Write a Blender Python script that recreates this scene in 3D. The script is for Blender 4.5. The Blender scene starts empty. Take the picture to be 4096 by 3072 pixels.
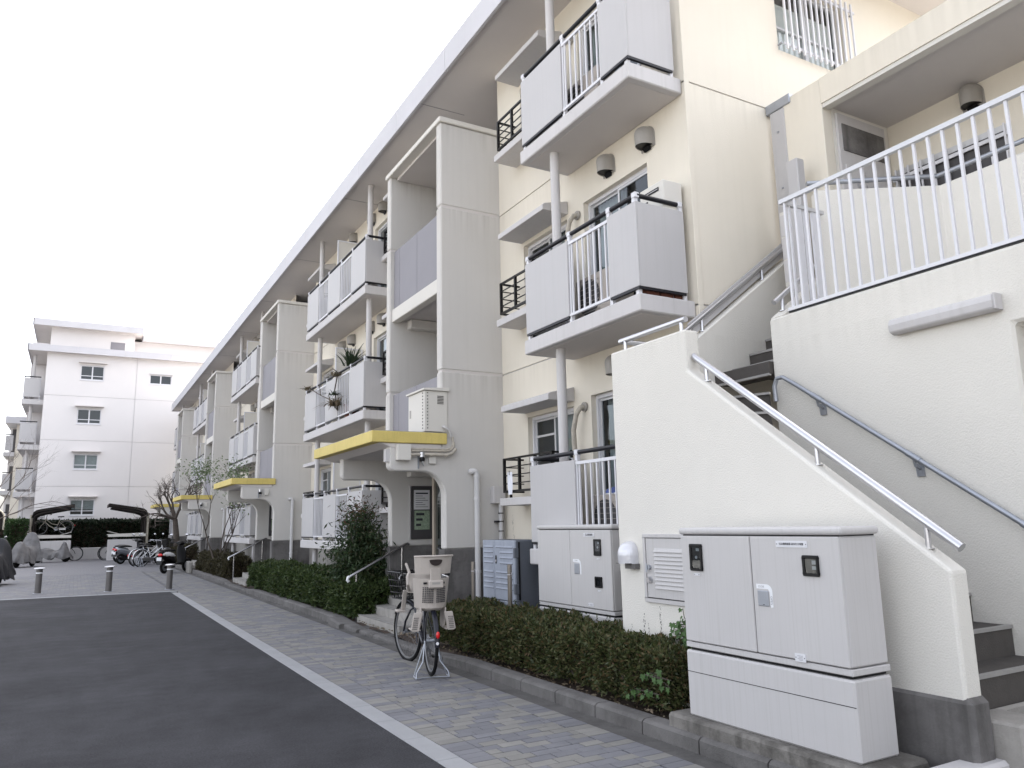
import bpy, bmesh, math, random
import numpy as np
from mathutils import Vector, Matrix
PI = math.pi
random.seed(7); RNG = np.random.default_rng(7)
S = bpy.context.scene
COL = S.collection

# ---------------------------------------------------------------- camera
FPX, YAW, PIT, ROL, CH = 3063.908, 0.514436571, 0.178624010, -0.0208304179, 1.55
cy, sy = math.cos(YAW), math.sin(YAW)
fw = Vector((sy*math.cos(PIT), cy*math.cos(PIT), math.sin(PIT)))
rt = Vector((cy, -sy, 0)); up = rt.cross(fw)
r2 = rt*math.cos(ROL)+up*math.sin(ROL); u2 = -rt*math.sin(ROL)+up*math.cos(ROL)
cam_d = bpy.data.cameras.new('camera'); cam = bpy.data.objects.new('camera', cam_d); COL.objects.link(cam)
M = Matrix.Identity(4)
for i in range(3):
    M[i][0], M[i][1], M[i][2] = r2[i], u2[i], -fw[i]
M[2][3] = CH
cam.matrix_world = M
cam_d.sensor_width = 36; cam_d.lens = FPX/4096*36; cam_d.clip_start = .05; cam_d.clip_end = 2000
S.camera = cam

# ---------------------------------------------------------------- world, sun, exposure
W = bpy.data.worlds.new('World'); S.world = W; W.use_nodes = True
wn = W.node_tree; wn.nodes.clear()
SUN_EL, SUN_AZ = math.radians(42), math.radians(75)      # behind the block: its street side lies in open shade
sky = wn.nodes.new('ShaderNodeTexSky'); sky.sky_type = 'NISHITA'; sky.sun_disc = False
sky.sun_elevation = SUN_EL; sky.sun_rotation = SUN_AZ
sky.air_density = 1.0; sky.dust_density = 4.0; sky.ozone_density = 1.0
hs = wn.nodes.new('ShaderNodeHueSaturation'); hs.inputs['Saturation'].default_value = .29
bg = wn.nodes.new('ShaderNodeBackground'); bg.inputs['Strength'].default_value = .15
wo = wn.nodes.new('ShaderNodeOutputWorld')
tint = wn.nodes.new('ShaderNodeMixRGB'); tint.blend_type = 'MULTIPLY'; tint.inputs[0].default_value = 1; tint.inputs[2].default_value = (1.0, .99, 1.0, 1)
wn.links.new(sky.outputs[0], hs.inputs['Color']); wn.links.new(hs.outputs[0], tint.inputs[1]); wn.links.new(tint.outputs[0], bg.inputs['Color']); wn.links.new(bg.outputs[0], wo.inputs['Surface'])
sd = bpy.data.lights.new('sun', 'SUN'); sd.energy = 3.0; sd.angle = math.radians(2); sd.color = (1, .95, .88)
sun = bpy.data.objects.new('sun', sd); COL.objects.link(sun)
sdir = Vector((math.sin(SUN_AZ)*math.cos(SUN_EL), math.cos(SUN_AZ)*math.cos(SUN_EL), math.sin(SUN_EL)))
sun.rotation_euler = (-sdir).to_track_quat('-Z', 'Y').to_euler()
S.view_settings.view_transform = 'Standard'; S.view_settings.look = 'None'
S.view_settings.gamma = 1; S.view_settings.use_curve_mapping = False
S.view_settings.exposure = 2.2
S.render.engine = 'CYCLES'
S.cycles.max_bounces = 6; S.cycles.transparent_max_bounces = 12

# ---------------------------------------------------------------- materials
def nd(nt, t, **k):
    n = nt.nodes.new(t)
    for a, b in k.items(): setattr(n, a, b)
    return n
def mat(name, col, rough=.75, var=.06, vs=2.0, bump=0, bs=120, streak=0, stcol=.55, metal=0, spec=.4, island=0, spots=0, coat=0, drips=(), dripamt=.3, sts=(9, 9, .5), grain=0, patch=0):
    m = bpy.data.materials.new(name); m.use_nodes = True; nt = m.node_tree; L = nt.links
    b = nt.nodes['Principled BSDF']
    b.inputs['Roughness'].default_value = rough; b.inputs['Metallic'].default_value = metal
    b.inputs['Specular IOR Level'].default_value = spec
    if coat: b.inputs['Coat Weight'].default_value = coat
    g = nd(nt, 'ShaderNodeNewGeometry')
    c = (*col, 1)
    n = nd(nt, 'ShaderNodeTexNoise'); n.inputs['Scale'].default_value = vs; n.inputs['Detail'].default_value = 6
    n.inputs['Roughness'].default_value = .6
    L.new(g.outputs['Position'], n.inputs['Vector'])
    mr = nd(nt, 'ShaderNodeMapRange'); mr.inputs[1].default_value = .3; mr.inputs[2].default_value = .7
    mr.inputs[3].default_value = 1-var; mr.inputs[4].default_value = 1+var
    L.new(n.outputs[0], mr.inputs[0])
    vm = nd(nt, 'ShaderNodeVectorMath', operation='SCALE'); vm.inputs[0].default_value = col
    L.new(mr.outputs[0], vm.inputs['Scale'])
    out = vm.outputs[0]
    if island:
        mr2 = nd(nt, 'ShaderNodeMapRange'); mr2.inputs[3].default_value = 1-island; mr2.inputs[4].default_value = 1+island
        L.new(g.outputs['Random Per Island'], mr2.inputs[0])
        v2 = nd(nt, 'ShaderNodeVectorMath', operation='SCALE'); L.new(out, v2.inputs[0]); L.new(mr2.outputs[0], v2.inputs['Scale']); out = v2.outputs[0]
    if streak:
        mp = nd(nt, 'ShaderNodeMapping'); mp.inputs['Scale'].default_value = sts
        L.new(g.outputs['Position'], mp.inputs['Vector'])
        n2 = nd(nt, 'ShaderNodeTexNoise'); n2.inputs['Scale'].default_value = 1.5; n2.inputs['Detail'].default_value = 5
        L.new(mp.outputs[0], n2.inputs['Vector'])
        r = nd(nt, 'ShaderNodeMapRange'); r.inputs[1].default_value = .5; r.inputs[2].default_value = .78
        r.inputs[3].default_value = 0; r.inputs[4].default_value = streak
        L.new(n2.outputs[0], r.inputs[0])
        mx = nd(nt, 'ShaderNodeMixRGB'); L.new(r.outputs[0], mx.inputs[0]); L.new(out, mx.inputs[1])
        mx.inputs[2].default_value = (col[0]*stcol, col[1]*stcol, col[2]*stcol*.95, 1); out = mx.outputs[0]
    if drips:
        sx = nd(nt, 'ShaderNodeSeparateXYZ'); L.new(g.outputs['Position'], sx.inputs[0]); acc = None
        for z_, ln in drips:
            a_ = nd(nt, 'ShaderNodeMapRange'); a_.inputs[1].default_value = z_-ln; a_.inputs[2].default_value = z_; L.new(sx.outputs[2], a_.inputs[0])
            b_ = nd(nt, 'ShaderNodeMath', operation='LESS_THAN'); b_.inputs[1].default_value = z_+.002; L.new(sx.outputs[2], b_.inputs[0])
            c_ = nd(nt, 'ShaderNodeMath', operation='MULTIPLY'); L.new(a_.outputs[0], c_.inputs[0]); L.new(b_.outputs[0], c_.inputs[1])
            if acc is None: acc = c_.outputs[0]
            else:
                d_ = nd(nt, 'ShaderNodeMath', operation='ADD'); L.new(acc, d_.inputs[0]); L.new(c_.outputs[0], d_.inputs[1]); acc = d_.outputs[0]
        mp = nd(nt, 'ShaderNodeMapping'); mp.inputs['Scale'].default_value = (14, 14, .35); L.new(g.outputs['Position'], mp.inputs['Vector'])
        n4 = nd(nt, 'ShaderNodeTexNoise'); n4.inputs['Scale'].default_value = 1.0; n4.inputs['Detail'].default_value = 6; L.new(mp.outputs[0], n4.inputs['Vector'])
        e_ = nd(nt, 'ShaderNodeMapRange'); e_.inputs[1].default_value = .42; e_.inputs[2].default_value = .72; e_.inputs[4].default_value = dripamt; L.new(n4.outputs[0], e_.inputs[0])
        f_ = nd(nt, 'ShaderNodeMath', operation='MULTIPLY'); L.new(e_.outputs[0], f_.inputs[0]); L.new(acc, f_.inputs[1])
        mx = nd(nt, 'ShaderNodeMixRGB'); L.new(f_.outputs[0], mx.inputs[0]); L.new(out, mx.inputs[1]); mx.inputs[2].default_value = (col[0]*.45, col[1]*.43, col[2]*.40, 1); out = mx.outputs[0]
    for sc_, am_ in ((grain and 70, grain), (patch and .9, patch), (patch and 3.7, patch*.6)):
        if not sc_: continue
        n5 = nd(nt, 'ShaderNodeTexNoise'); n5.inputs['Scale'].default_value = sc_; n5.inputs['Detail'].default_value = 4; n5.inputs['Roughness'].default_value = .65; L.new(g.outputs['Position'], n5.inputs['Vector'])
        m5 = nd(nt, 'ShaderNodeMapRange'); m5.inputs[1].default_value = .35; m5.inputs[2].default_value = .65; m5.inputs[3].default_value = 1-am_; m5.inputs[4].default_value = 1+am_; L.new(n5.outputs[0], m5.inputs[0])
        v5 = nd(nt, 'ShaderNodeVectorMath', operation='SCALE'); L.new(out, v5.inputs[0]); L.new(m5.outputs[0], v5.inputs['Scale']); out = v5.outputs[0]
    if spots:
        n3 = nd(nt, 'ShaderNodeTexNoise'); n3.inputs['Scale'].default_value = 2.3; n3.inputs['Detail'].default_value = 9; n3.inputs['Roughness'].default_value = .72
        L.new(g.outputs['Position'], n3.inputs['Vector'])
        r = nd(nt, 'ShaderNodeMapRange'); r.inputs[1].default_value = .47; r.inputs[2].default_value = .62; r.inputs[4].default_value = spots
        L.new(n3.outputs[0], r.inputs[0])
        mx = nd(nt, 'ShaderNodeMixRGB'); L.new(r.outputs[0], mx.inputs[0]); L.new(out, mx.inputs[1])
        mx.inputs[2].default_value = (col[0]*.35, col[1]*.34, col[2]*.33, 1); out = mx.outputs[0]
    L.new(out, b.inputs['Base Color'])
    if bump:
        nb = nd(nt, 'ShaderNodeTexNoise'); nb.inputs['Scale'].default_value = bs; nb.inputs['Detail'].default_value = 3
        L.new(g.outputs['Position'], nb.inputs['Vector'])
        bp = nd(nt, 'ShaderNodeBump'); bp.inputs['Strength'].default_value = bump; bp.inputs['Distance'].default_value = .01
        L.new(nb.outputs[0], bp.inputs['Height']); L.new(bp.outputs[0], b.inputs['Normal'])
    return m
def leafmat(name, cols, trans=.25):
    m = bpy.data.materials.new(name); m.use_nodes = True; nt = m.node_tree; L = nt.links
    b = nt.nodes['Principled BSDF']; b.inputs['Roughness'].default_value = .5; b.inputs['Specular IOR Level'].default_value = .3
    g = nd(nt, 'ShaderNodeNewGeometry'); cr = nd(nt, 'ShaderNodeValToRGB')
    el = cr.color_ramp.elements
    while len(el) < len(cols): el.new(.5)
    for i, c in enumerate(cols):
        el[i].position = i/(len(cols)-1); el[i].color = (*c, 1)
    L.new(g.outputs['Random Per Island'], cr.inputs[0]); L.new(cr.outputs[0], b.inputs['Base Color'])
    t = nd(nt, 'ShaderNodeBsdfTranslucent'); L.new(cr.outputs[0], t.inputs[0])
    mx = nd(nt, 'ShaderNodeMixShader'); mx.inputs[0].default_value = trans
    L.new(b.outputs[0], mx.inputs[1]); L.new(t.outputs[0], mx.inputs[2]); L.new(mx.outputs[0], nt.nodes['Material Output'].inputs[0])
    return m
def glassmat(name, tint=(.55, .6, .62), refl=.06):
    m = bpy.data.materials.new(name); m.use_nodes = True; nt = m.node_tree; L = nt.links; nt.nodes.clear()
    o = nd(nt, 'ShaderNodeOutputMaterial'); tr = nd(nt, 'ShaderNodeBsdfTransparent'); tr.inputs[0].default_value = (*tint, 1)
    gl = nd(nt, 'ShaderNodeBsdfGlossy'); gl.inputs['Roughness'].default_value = .02; gl.inputs[0].default_value = (.9, .95, 1, 1)
    lw = nd(nt, 'ShaderNodeLayerWeight'); pw = nd(nt, 'ShaderNodeMath', operation='POWER'); pw.inputs[1].default_value = 4
    mr = nd(nt, 'ShaderNodeMapRange'); mr.inputs[3].default_value = refl; mr.inputs[4].default_value = 1
    L.new(lw.outputs['Facing'], pw.inputs[0]); L.new(pw.outputs[0], mr.inputs[0])
    mx = nd(nt, 'ShaderNodeMixShader'); L.new(mr.outputs[0], mx.inputs[0]); L.new(tr.outputs[0], mx.inputs[1]); L.new(gl.outputs[0], mx.inputs[2])
    L.new(mx.outputs[0], o.inputs[0]); return m
MT = {}
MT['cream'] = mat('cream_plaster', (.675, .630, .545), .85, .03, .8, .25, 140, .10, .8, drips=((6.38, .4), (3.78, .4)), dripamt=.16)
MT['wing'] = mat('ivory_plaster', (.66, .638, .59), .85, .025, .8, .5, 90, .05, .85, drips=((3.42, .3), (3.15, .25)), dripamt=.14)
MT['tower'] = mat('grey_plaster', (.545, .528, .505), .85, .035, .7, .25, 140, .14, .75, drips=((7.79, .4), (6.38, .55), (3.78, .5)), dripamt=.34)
MT['edge'] = mat('pale_plaster', (.60, .58, .54), .8, .03, 1, .2, 120)
MT['soffit'] = mat('soffit_paint', (.56, .53, .515), .85, .04, .8, .1, 100)
MT['slab'] = mat('pale_grey_paint', (.515, .50, .50), .75, .04, 1.2, .12, 120, .3, .75, sts=(14, 14, .8))
MT['panel'] = mat('grey_panel', (.445, .436, .44), .55, .03, 1, .04, 60, .25, .85, sts=(18, 18, .35))
MT['lav'] = mat('lavender_grey_panel', (.215, .208, .228), .6, .04, 1.5)
MT['fascia'] = mat('fascia_paint', (.50, .495, .52), .6, .04, 1, 0, 1, .1, .8)
MT['yellow'] = mat('yellow_paint', (.59, .475, .15), .6, .07, 2, .15, 120, .4, .7, sts=(16, 16, 2), grain=.04)
MT['alum'] = mat('white_aluminium', (.62, .62, .65), .4, .02, 3, spec=.5)
MT['frame'] = mat('silver_frame', (.55, .55, .56), .4, .03, 3, metal=.3)
MT['dark'] = mat('dark_rail', (.011, .011, .015), .4, .1, 4, spec=.3)
MT['black'] = mat('black_plastic', (.005, .005, .006), .4, .1, 8, spec=.3)
MT['brownrail'] = mat('dark_bronze', (.008, .007, .007), .4, .1, 5, spec=.3)
MT['plinth'] = mat('stained_concrete', (.145, .138, .135), .9, .3, 1.6, .3, 60, .6, .4, spots=.5)
MT['concrete'] = mat('concrete', (.30, .285, .265), .9, .12, 3, .35, 80, .3, .55, spots=.25)
MT['dirty'] = mat('dirty_concrete', (.165, .155, .142), .95, .35, 3, .5, 60, .7, .3, spots=.75)
MT['asphalt'] = mat('asphalt', (.0375, .0372, .0415), .92, .10, .35, .7, 260, spec=.25, grain=.3, patch=.2)
MT['strip'] = mat('pale_edging', (.255, .258, .265), .85, .08, 3, .25, 150, island=.08)
MT['pavg'] = mat('blue_grey_paver', (.150, .150, .162), .85, .08, 5, .3, 180, island=.09)
MT['pavb'] = mat('buff_paver', (.192, .186, .174), .85, .08, 5, .3, 180, island=.09)
MT['sand'] = mat('joint_sand', (.022, .020, .019), .95, .2, 8)
MT['kerb'] = mat('kerb_concrete', (.128, .122, .118), .92, .2, 3, .5, 90, .2, .5, spots=.45)
MT['gutter'] = mat('gutter_concrete', (.088, .084, .081), .9, .3, 2.2, .3, 90, spots=.5)
MT['soil'] = mat('soil', (.055, .038, .028), .95, .4, 14, 1, 40)
MT['ground'] = mat('bare_ground', (.17, .165, .155), .95, .1, .3)
MT['glass'] = glassmat('window_glass')
MT['clear'] = glassmat('clear_glass', (.88, .9, .9), .05)
MT['curtain'] = mat('curtain', (.50, .52, .50), .9, .08, 6)
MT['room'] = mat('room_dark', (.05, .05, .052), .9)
MT['cab'] = mat('cabinet_paint', (.485, .472, .468), .45, .025, 2, .03, 60, .45, .80, sts=(48, 48, .7))
MT['blue'] = mat('blue_grey_frp', (.27, .295, .35), .6, .12, 5, .1, 50, .3, .65)
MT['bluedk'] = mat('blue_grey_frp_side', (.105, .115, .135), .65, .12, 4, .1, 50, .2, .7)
MT['steel'] = mat('stainless_steel', (.56, .56, .58), .28, .04, 5, metal=.9)
MT['rim'] = mat('rim_alloy', (.22, .22, .225), .4, .05, 6, metal=.6)
MT['stake'] = mat('dull_stainless', (.24, .22, .20), .3, .06, 6, metal=.9)
MT['slot'] = mat('brown_slot', (.016, .009, .008), .7)
MT['pale'] = mat('pale_bounce_ground', (.36, .345, .315), .9, .08, .5)
MT['post'] = mat('brushed_post', (.125, .118, .116), .45, .06, 6, metal=.5)
MT['galv'] = mat('galvanised_steel', (.36, .38, .42), .42, .08, 8, metal=.7)
MT['pipe'] = mat('pipe_paint', (.56, .555, .56), .5, .05, 3, 0, 1, .15, .7)
MT['hood'] = mat('vent_hood_paint', (.30, .285, .265), .5, .06, 5, streak=.2)
MT['hoodal'] = mat('aluminium_hood', (.63, .63, .66), .35, .03, 4, metal=.35)
MT['hose'] = mat('lagged_hose', (.42, .385, .33), .8, .15, 20)
MT['step'] = mat('brown_grey_tread', (.072, .065, .060), .85, .12, 6, .2, 90, .2, .6)
MT['nosing'] = mat('metal_nosing', (.33, .32, .31), .5, .08, 6, metal=.3)
MT['ivory'] = mat('ivory_plastic', (.41, .37, .335), .45, .05, 6)
MT['red'] = mat('red_reflector', (.55, .01, .012), .2, .05, 4, coat=.5)
MT['rubber'] = mat('rubber', (.007, .007, .0075), .75, .1, 8, spec=.2)
MT['chrome'] = mat('chrome', (.42, .42, .44), .18, .03, 6, metal=1)
MT['navy'] = mat('navy_paint', (.006, .007, .015), .35, .1, 6)
MT['white'] = mat('white_paint', (.72, .73, .75), .35, .03, 4)
MT['gold'] = mat('pale_gold_frame', (.36, .33, .27), .4, .05, 5)
MT['tan'] = mat('tan_door_frame', (.33, .28, .23), .5, .06, 4)
MT['greycover'] = mat('grey_cover_cloth', (.125, .122, .124), .5, .3, 4, .2, 30)
MT['darkcover'] = mat('charcoal_cover_cloth', (.011, .0115, .015), .6, .25, 5, .2, 30)
MT['bluecloth'] = mat('blue_cloth', (.05, .08, .30), .7)
MT['cloth'] = mat('white_cloth', (.70, .71, .76), .9, .05, 8)
MT['shoe'] = mat('blue_shoe', (.10, .14, .36), .7)
MT['brownroof'] = mat('brown_shed_roof', (.020, .0165, .015), .7, .15, 5, spec=.2)
MT['farwall'] = mat('pinkish_white_plaster', (.655, .632, .628), .85, .02, .5, streak=.05, stcol=.85)
MT['bark'] = mat('bark', (.085, .07, .06), .9, .25, 12, .5, 40)
MT['paper'] = mat('paper', (.62, .62, .64), .8, .02, 4)
MT['greenp'] = mat('green_poster', (.26, .33, .24), .8, .3, 30)
MT['ink'] = mat('ink', (.03, .03, .04), .8)
MT['board'] = mat('notice_board_grey', (.06, .057, .06), .5)
MT['terracotta'] = mat('terracotta', (.10, .035, .022), .8)
MT['leafh'] = leafmat('hedge_leaf', [(.026, .036, .014), (.042, .056, .019), (.062, .078, .027), (.082, .092, .035), (.11, .108, .048), (.125, .078, .04)])
MT['leafh2'] = leafmat('box_leaf', [(.022, .038, .013), (.036, .060, .018), (.052, .080, .024), (.078, .098, .034)])
MT['leafbr'] = leafmat('brownish_leaf', [(.035, .032, .018), (.055, .046, .025), (.07, .065, .03)])
MT['leaffar'] = leafmat('dark_hedge_leaf', [(.009, .016, .009), (.014, .024, .012), (.022, .034, .016)], .1)
MT['leafgr'] = leafmat('green_hedge_leaf', [(.02, .045, .014), (.035, .065, .02)], .15)
MT['leafn'] = leafmat('nandina_leaf', [(.016, .03, .013), (.028, .052, .02), (.045, .075, .03), (.06, .055, .028)])
MT['leafnr'] = leafmat('red_nandina_leaf', [(.10, .035, .025), (.085, .06, .03)])
MT['leafy'] = leafmat('pale_leaf', [(.10, .14, .07), (.15, .20, .10), (.19, .235, .13)])
MT['ivy'] = leafmat('ivy_leaf', [(.035, .075, .022), (.06, .12, .035), (.085, .15, .05)])
MT['blade'] = leafmat('blade_leaf', [(.02, .035, .02), (.04, .065, .035), (.06, .08, .045)])
MT['dry'] = leafmat('dry_leaf', [(.15, .11, .075), (.23, .18, .12), (.10, .10, .06)])

# ---------------------------------------------------------------- mesh helpers
ORG = {}
class MB:
    def __init__(s): s.v = []; s.f = []; s.m = []
    def add(s, v, f, m=0):
        o = len(s.v); s.v += [tuple(p) for p in v]; s.f += [tuple(i+o for i in q) for q in f]; s.m += [m]*len(f); return s
    def box(s, x0, x1, y0, y1, z0, z1, m=0):
        x0, x1 = min(x0, x1), max(x0, x1); y0, y1 = min(y0, y1), max(y0, y1); z0, z1 = min(z0, z1), max(z0, z1)
        return s.add([(x0,y0,z0),(x1,y0,z0),(x1,y1,z0),(x0,y1,z0),(x0,y0,z1),(x1,y0,z1),(x1,y1,z1),(x0,y1,z1)],
                     [(0,3,2,1),(4,5,6,7),(0,1,5,4),(1,2,6,5),(2,3,7,6),(3,0,4,7)], m)
    def quad(s, a, b, c, d, m=0): return s.add([a, b, c, d], [(0,1,2,3)], m)
    def prism(s, poly, ax, a, b, m=0):
        def P(p, t): return (t, p[0], p[1]) if ax == 'x' else ((p[0], t, p[1]) if ax == 'y' else (p[0], p[1], t))
        n = len(poly)
        ar = sum(poly[i][0]*poly[(i+1) % n][1]-poly[(i+1) % n][0]*poly[i][1] for i in range(n))
        if (ar < 0) != (ax == 'y'): poly = poly[::-1]
        v = [P(p, a) for p in poly]+[P(p, b) for p in poly]
        f = [tuple(range(n-1, -1, -1)), tuple(range(n, 2*n))]+[(i, (i+1) % n, n+(i+1) % n, n+i) for i in range(n)]
        if b < a: f = [q[::-1] for q in f]
        return s.add(v, f, m)
    def tube(s, pts, r, n=10, closed=False, caps=True, m=0):
        pts = [Vector(p) for p in pts]; N = len(pts)
        rs = r if isinstance(r, (list, tuple)) else [r]*N
        def tan(i):
            if closed: return (pts[(i+1) % N]-pts[i-1]).normalized()
            if i == 0: return (pts[1]-pts[0]).normalized()
            if i == N-1: return (pts[-1]-pts[-2]).normalized()
            return ((pts[i+1]-pts[i]).normalized()+(pts[i]-pts[i-1]).normalized()).normalized()
        t = tan(0); u = t.orthogonal().normalized(); V = []
        for i in range(N):
            t = tan(i); u = (u-t*u.dot(t))
            u = u.normalized() if u.length > 1e-6 else t.orthogonal().normalized()
            w = t.cross(u)
            for k in range(n):
                a = 2*PI*k/n; V.append(pts[i]+(u*math.cos(a)+w*math.sin(a))*rs[i])
        F = []
        for i in range(N if closed else N-1):
            j = (i+1) % N
            for k in range(n):
                F.append((i*n+k, i*n+(k+1) % n, j*n+(k+1) % n, j*n+k))
        if caps and not closed:
            F.append(tuple(range(n-1, -1, -1))); F.append(tuple((N-1)*n+k for k in range(n)))
        return s.add(V, F, m)
    def bar(s, p, q, w, h, upv=(0,0,1), m=0):
        p, q = Vector(p), Vector(q); t = (q-p).normalized(); upv = Vector(upv)
        a = t.cross(upv)
        a = a.normalized() if a.length > 1e-4 else t.orthogonal().normalized()
        b = a.cross(t)
        v = []
        for c in (p, q):
            for i, j in ((-1,-1),(1,-1),(1,1),(-1,1)): v.append(c+a*(i*w/2)+b*(j*h/2))
        return s.add(v, [(0,1,2,3),(7,6,5,4),(0,4,5,1),(1,5,6,2),(2,6,7,3),(3,7,4,0)], m)
    def lathe(s, prof, c, n=16, m=0):
        V = []; F = []
        for r, z in prof:
            for k in range(n):
                a = 2*PI*k/n; V.append((c[0]+r*math.cos(a), c[1]+r*math.sin(a), c[2]+z))
        for i in range(len(prof)-1):
            for k in range(n): F.append((i*n+k, i*n+(k+1) % n, (i+1)*n+(k+1) % n, (i+1)*n+k))
        F.append(tuple(range(n-1, -1, -1))); F.append(tuple((len(prof)-1)*n+k for k in range(n)))
        return s.add(V, F, m)
    def ell(s, c, r, n=12, k=8, m=0):
        V = []; F = []
        for i in range(k+1):
            ph = PI*i/k
            for j in range(n):
                a = 2*PI*j/n; V.append((c[0]+r[0]*math.sin(ph)*math.cos(a), c[1]+r[1]*math.sin(ph)*math.sin(a), c[2]-r[2]*math.cos(ph)))
        for i in range(k):
            for j in range(n): F.append((i*n+j, i*n+(j+1) % n, (i+1)*n+(j+1) % n, (i+1)*n+j))
        return s.add(V, F, m)
    def loft(s, rings, m=0, cap=True):
        n = len(rings[0]); V = [p for r in rings for p in r]; F = []
        for i in range(len(rings)-1):
            for k in range(n): F.append((i*n+k, i*n+(k+1) % n, (i+1)*n+(k+1) % n, (i+1)*n+k))
        if cap: F.append(tuple(range(n-1, -1, -1))); F.append(tuple((len(rings)-1)*n+k for k in range(n)))
        return s.add(V, F, m)
    def build(s, name, m, parent=None, bevel=0, smooth=False, org=None, seg=1):
        o0 = Vector(org) if org is not None else (ORG[parent.name] if parent else Vector((0,0,0)))
        me = bpy.data.meshes.new(name)
        me.from_pydata([(a-o0.x, b-o0.y, c-o0.z) for a, b, c in s.v], [], s.f)
        ms = m if isinstance(m, (list, tuple)) else [m]
        for k in ms: me.materials.append(MT[k] if isinstance(k, str) else k)
        if len(ms) > 1: me.polygons.foreach_set('material_index', s.m)
        if bevel:
            bm = bmesh.new(); bm.from_mesh(me)
            bmesh.ops.remove_doubles(bm, verts=bm.verts, dist=1e-5)
            ed = [e for e in bm.edges if len(e.link_faces) == 2 and e.calc_face_angle(0) > .6]
            bmesh.ops.bevel(bm, geom=ed, offset=bevel, segments=seg, affect='EDGES', profile=.5, clamp_overlap=True)
            bm.to_mesh(me); bm.free()
        if smooth:
            me.polygons.foreach_set('use_smooth', [True]*len(me.polygons))
            try: me.set_sharp_from_angle(angle=.7)
            except Exception: pass
        me.update()
        o = bpy.data.objects.new(name, me); COL.objects.link(o)
        if parent: o.parent = parent
        else: o.location = o0
        ORG[o.name] = o0
        return o
def tag(o, label=None, cat=None, group=None, kind=None):
    if label: o['label'] = label
    if cat: o['category'] = cat
    if group: o['group'] = group
    if kind: o['kind'] = kind
    return o
def thing(name, label, cat, loc=(0,0,0), rotz=0, group=None, local=False, kind=None):
    o = bpy.data.objects.new(name, None); COL.objects.link(o); o.location = loc; o.rotation_euler = (0,0,rotz); o.empty_display_size = .2
    ORG[o.name] = Vector((0,0,0)) if local else Vector(loc)
    return tag(o, label, cat, group, kind)
def part(name, parent):
    o = bpy.data.objects.new(name, None); COL.objects.link(o); o.parent = parent; o.empty_display_size = .1
    ORG[o.name] = ORG[parent.name]; return o
def dup(o, parent=None, off=(0,0,0)):
    c = o.copy(); COL.objects.link(c); c.parent = parent
    c.location = o.location+Vector(off); ORG[c.name] = ORG.get(o.name, Vector((0,0,0)))
    for ch in list(o.children): dup(ch, c)
    return c
def text_mesh(name, body, size, m, parent, pos, xdir, zdir, ext=.0008, align='CENTER'):
    cu = bpy.data.curves.new(name, 'FONT'); cu.body = body; cu.size = size; cu.align_x = align; cu.align_y = 'CENTER'; cu.extrude = ext
    ob = bpy.data.objects.new(name, cu); COL.objects.link(ob)
    me = bpy.data.meshes.new_from_object(ob.evaluated_get(bpy.context.evaluated_depsgraph_get()))
    bpy.data.objects.remove(ob)
    x = Vector(xdir); z = Vector(zdir); n = x.cross(z)
    R = Matrix((x, z, n)).transposed().to_4x4(); R.translation = Vector(pos)-ORG[parent.name]
    me.transform(R); me.materials.clear(); me.materials.append(MT[m])
    o = bpy.data.objects.new(name, me); COL.objects.link(o); o.parent = parent; ORG[o.name] = ORG[parent.name]; return o

def leaves(name, P, size, m, parent, asp=.45, seed=1, N=None, flat=0.0, kind=True, jit=.5):
    """a cloud of small folded leaves at the points P"""
    rg = np.random.default_rng(seed); P = np.asarray(P, float); n = len(P)
    d = rg.normal(size=(n,3))
    if N is not None: d = d*(.75)+np.asarray(N)
    d[:,2] *= (1-flat)
    d /= np.linalg.norm(d, axis=1)[:,None]+1e-9
    a = rg.normal(size=(n,3)); w = np.cross(d, a); w /= np.linalg.norm(w, axis=1)[:,None]+1e-9
    nn = np.cross(d, w)
    sz = size*(1+jit*(rg.random(n)-.5)*2)
    L = d*sz[:,None]; Wd = w*(sz*asp*.5)[:,None]; up_ = nn*(sz*.08)[:,None]
    V = np.empty((n,4,3)); V[:,0] = P-L*.1; V[:,1] = P+L*.45+Wd+up_; V[:,2] = P+L; V[:,3] = P+L*.45-Wd+up_
    o0 = ORG[parent.name] if parent else Vector((0,0,0))
    V = (V.reshape(-1,3)-np.array(o0)).astype(np.float32)
    me = bpy.data.meshes.new(name)
    me.vertices.add(4*n); me.vertices.foreach_set('co', V.ravel())
    me.loops.add(4*n); me.loops.foreach_set('vertex_index', np.arange(4*n, dtype=np.int32))
    me.polygons.add(n); me.polygons.foreach_set('loop_start', np.arange(0, 4*n, 4, dtype=np.int32))
    me.polygons.foreach_set('loop_total', np.full(n, 4, dtype=np.int32))
    me.materials.append(MT[m]); me.update(calc_edges=True)
    o = bpy.data.objects.new(name, me); COL.objects.link(o)
    if parent: o.parent = parent
    ORG[o.name] = o0
    if kind: o['kind'] = 'stuff'
    return o
def lump(P, sc, amp, seed):
    """smooth pseudo noise at points"""
    rg = np.random.default_rng(seed); r = np.zeros(len(P))
    for k in range(7):
        f = rg.normal(size=3)*sc*(1+.5*k/2); r += np.sin(P@f+rg.random()*6.28)/(1+.35*k)
    return amp*r/2.2

# ================================================================ GROUND
YT = [11.41+11.15*k for k in range(4)]              # centres of the four stair towers
YE = 50.41
def sheet(name, x0, x1, y0, y1, z, m):
    return tag(MB().quad((x0,y0,z),(x1,y0,z),(x1,y1,z),(x0,y1,z)).build(name, m), kind='structure')
sheet('ground', -400, 400, -200, 700, -.06, 'ground')
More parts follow.
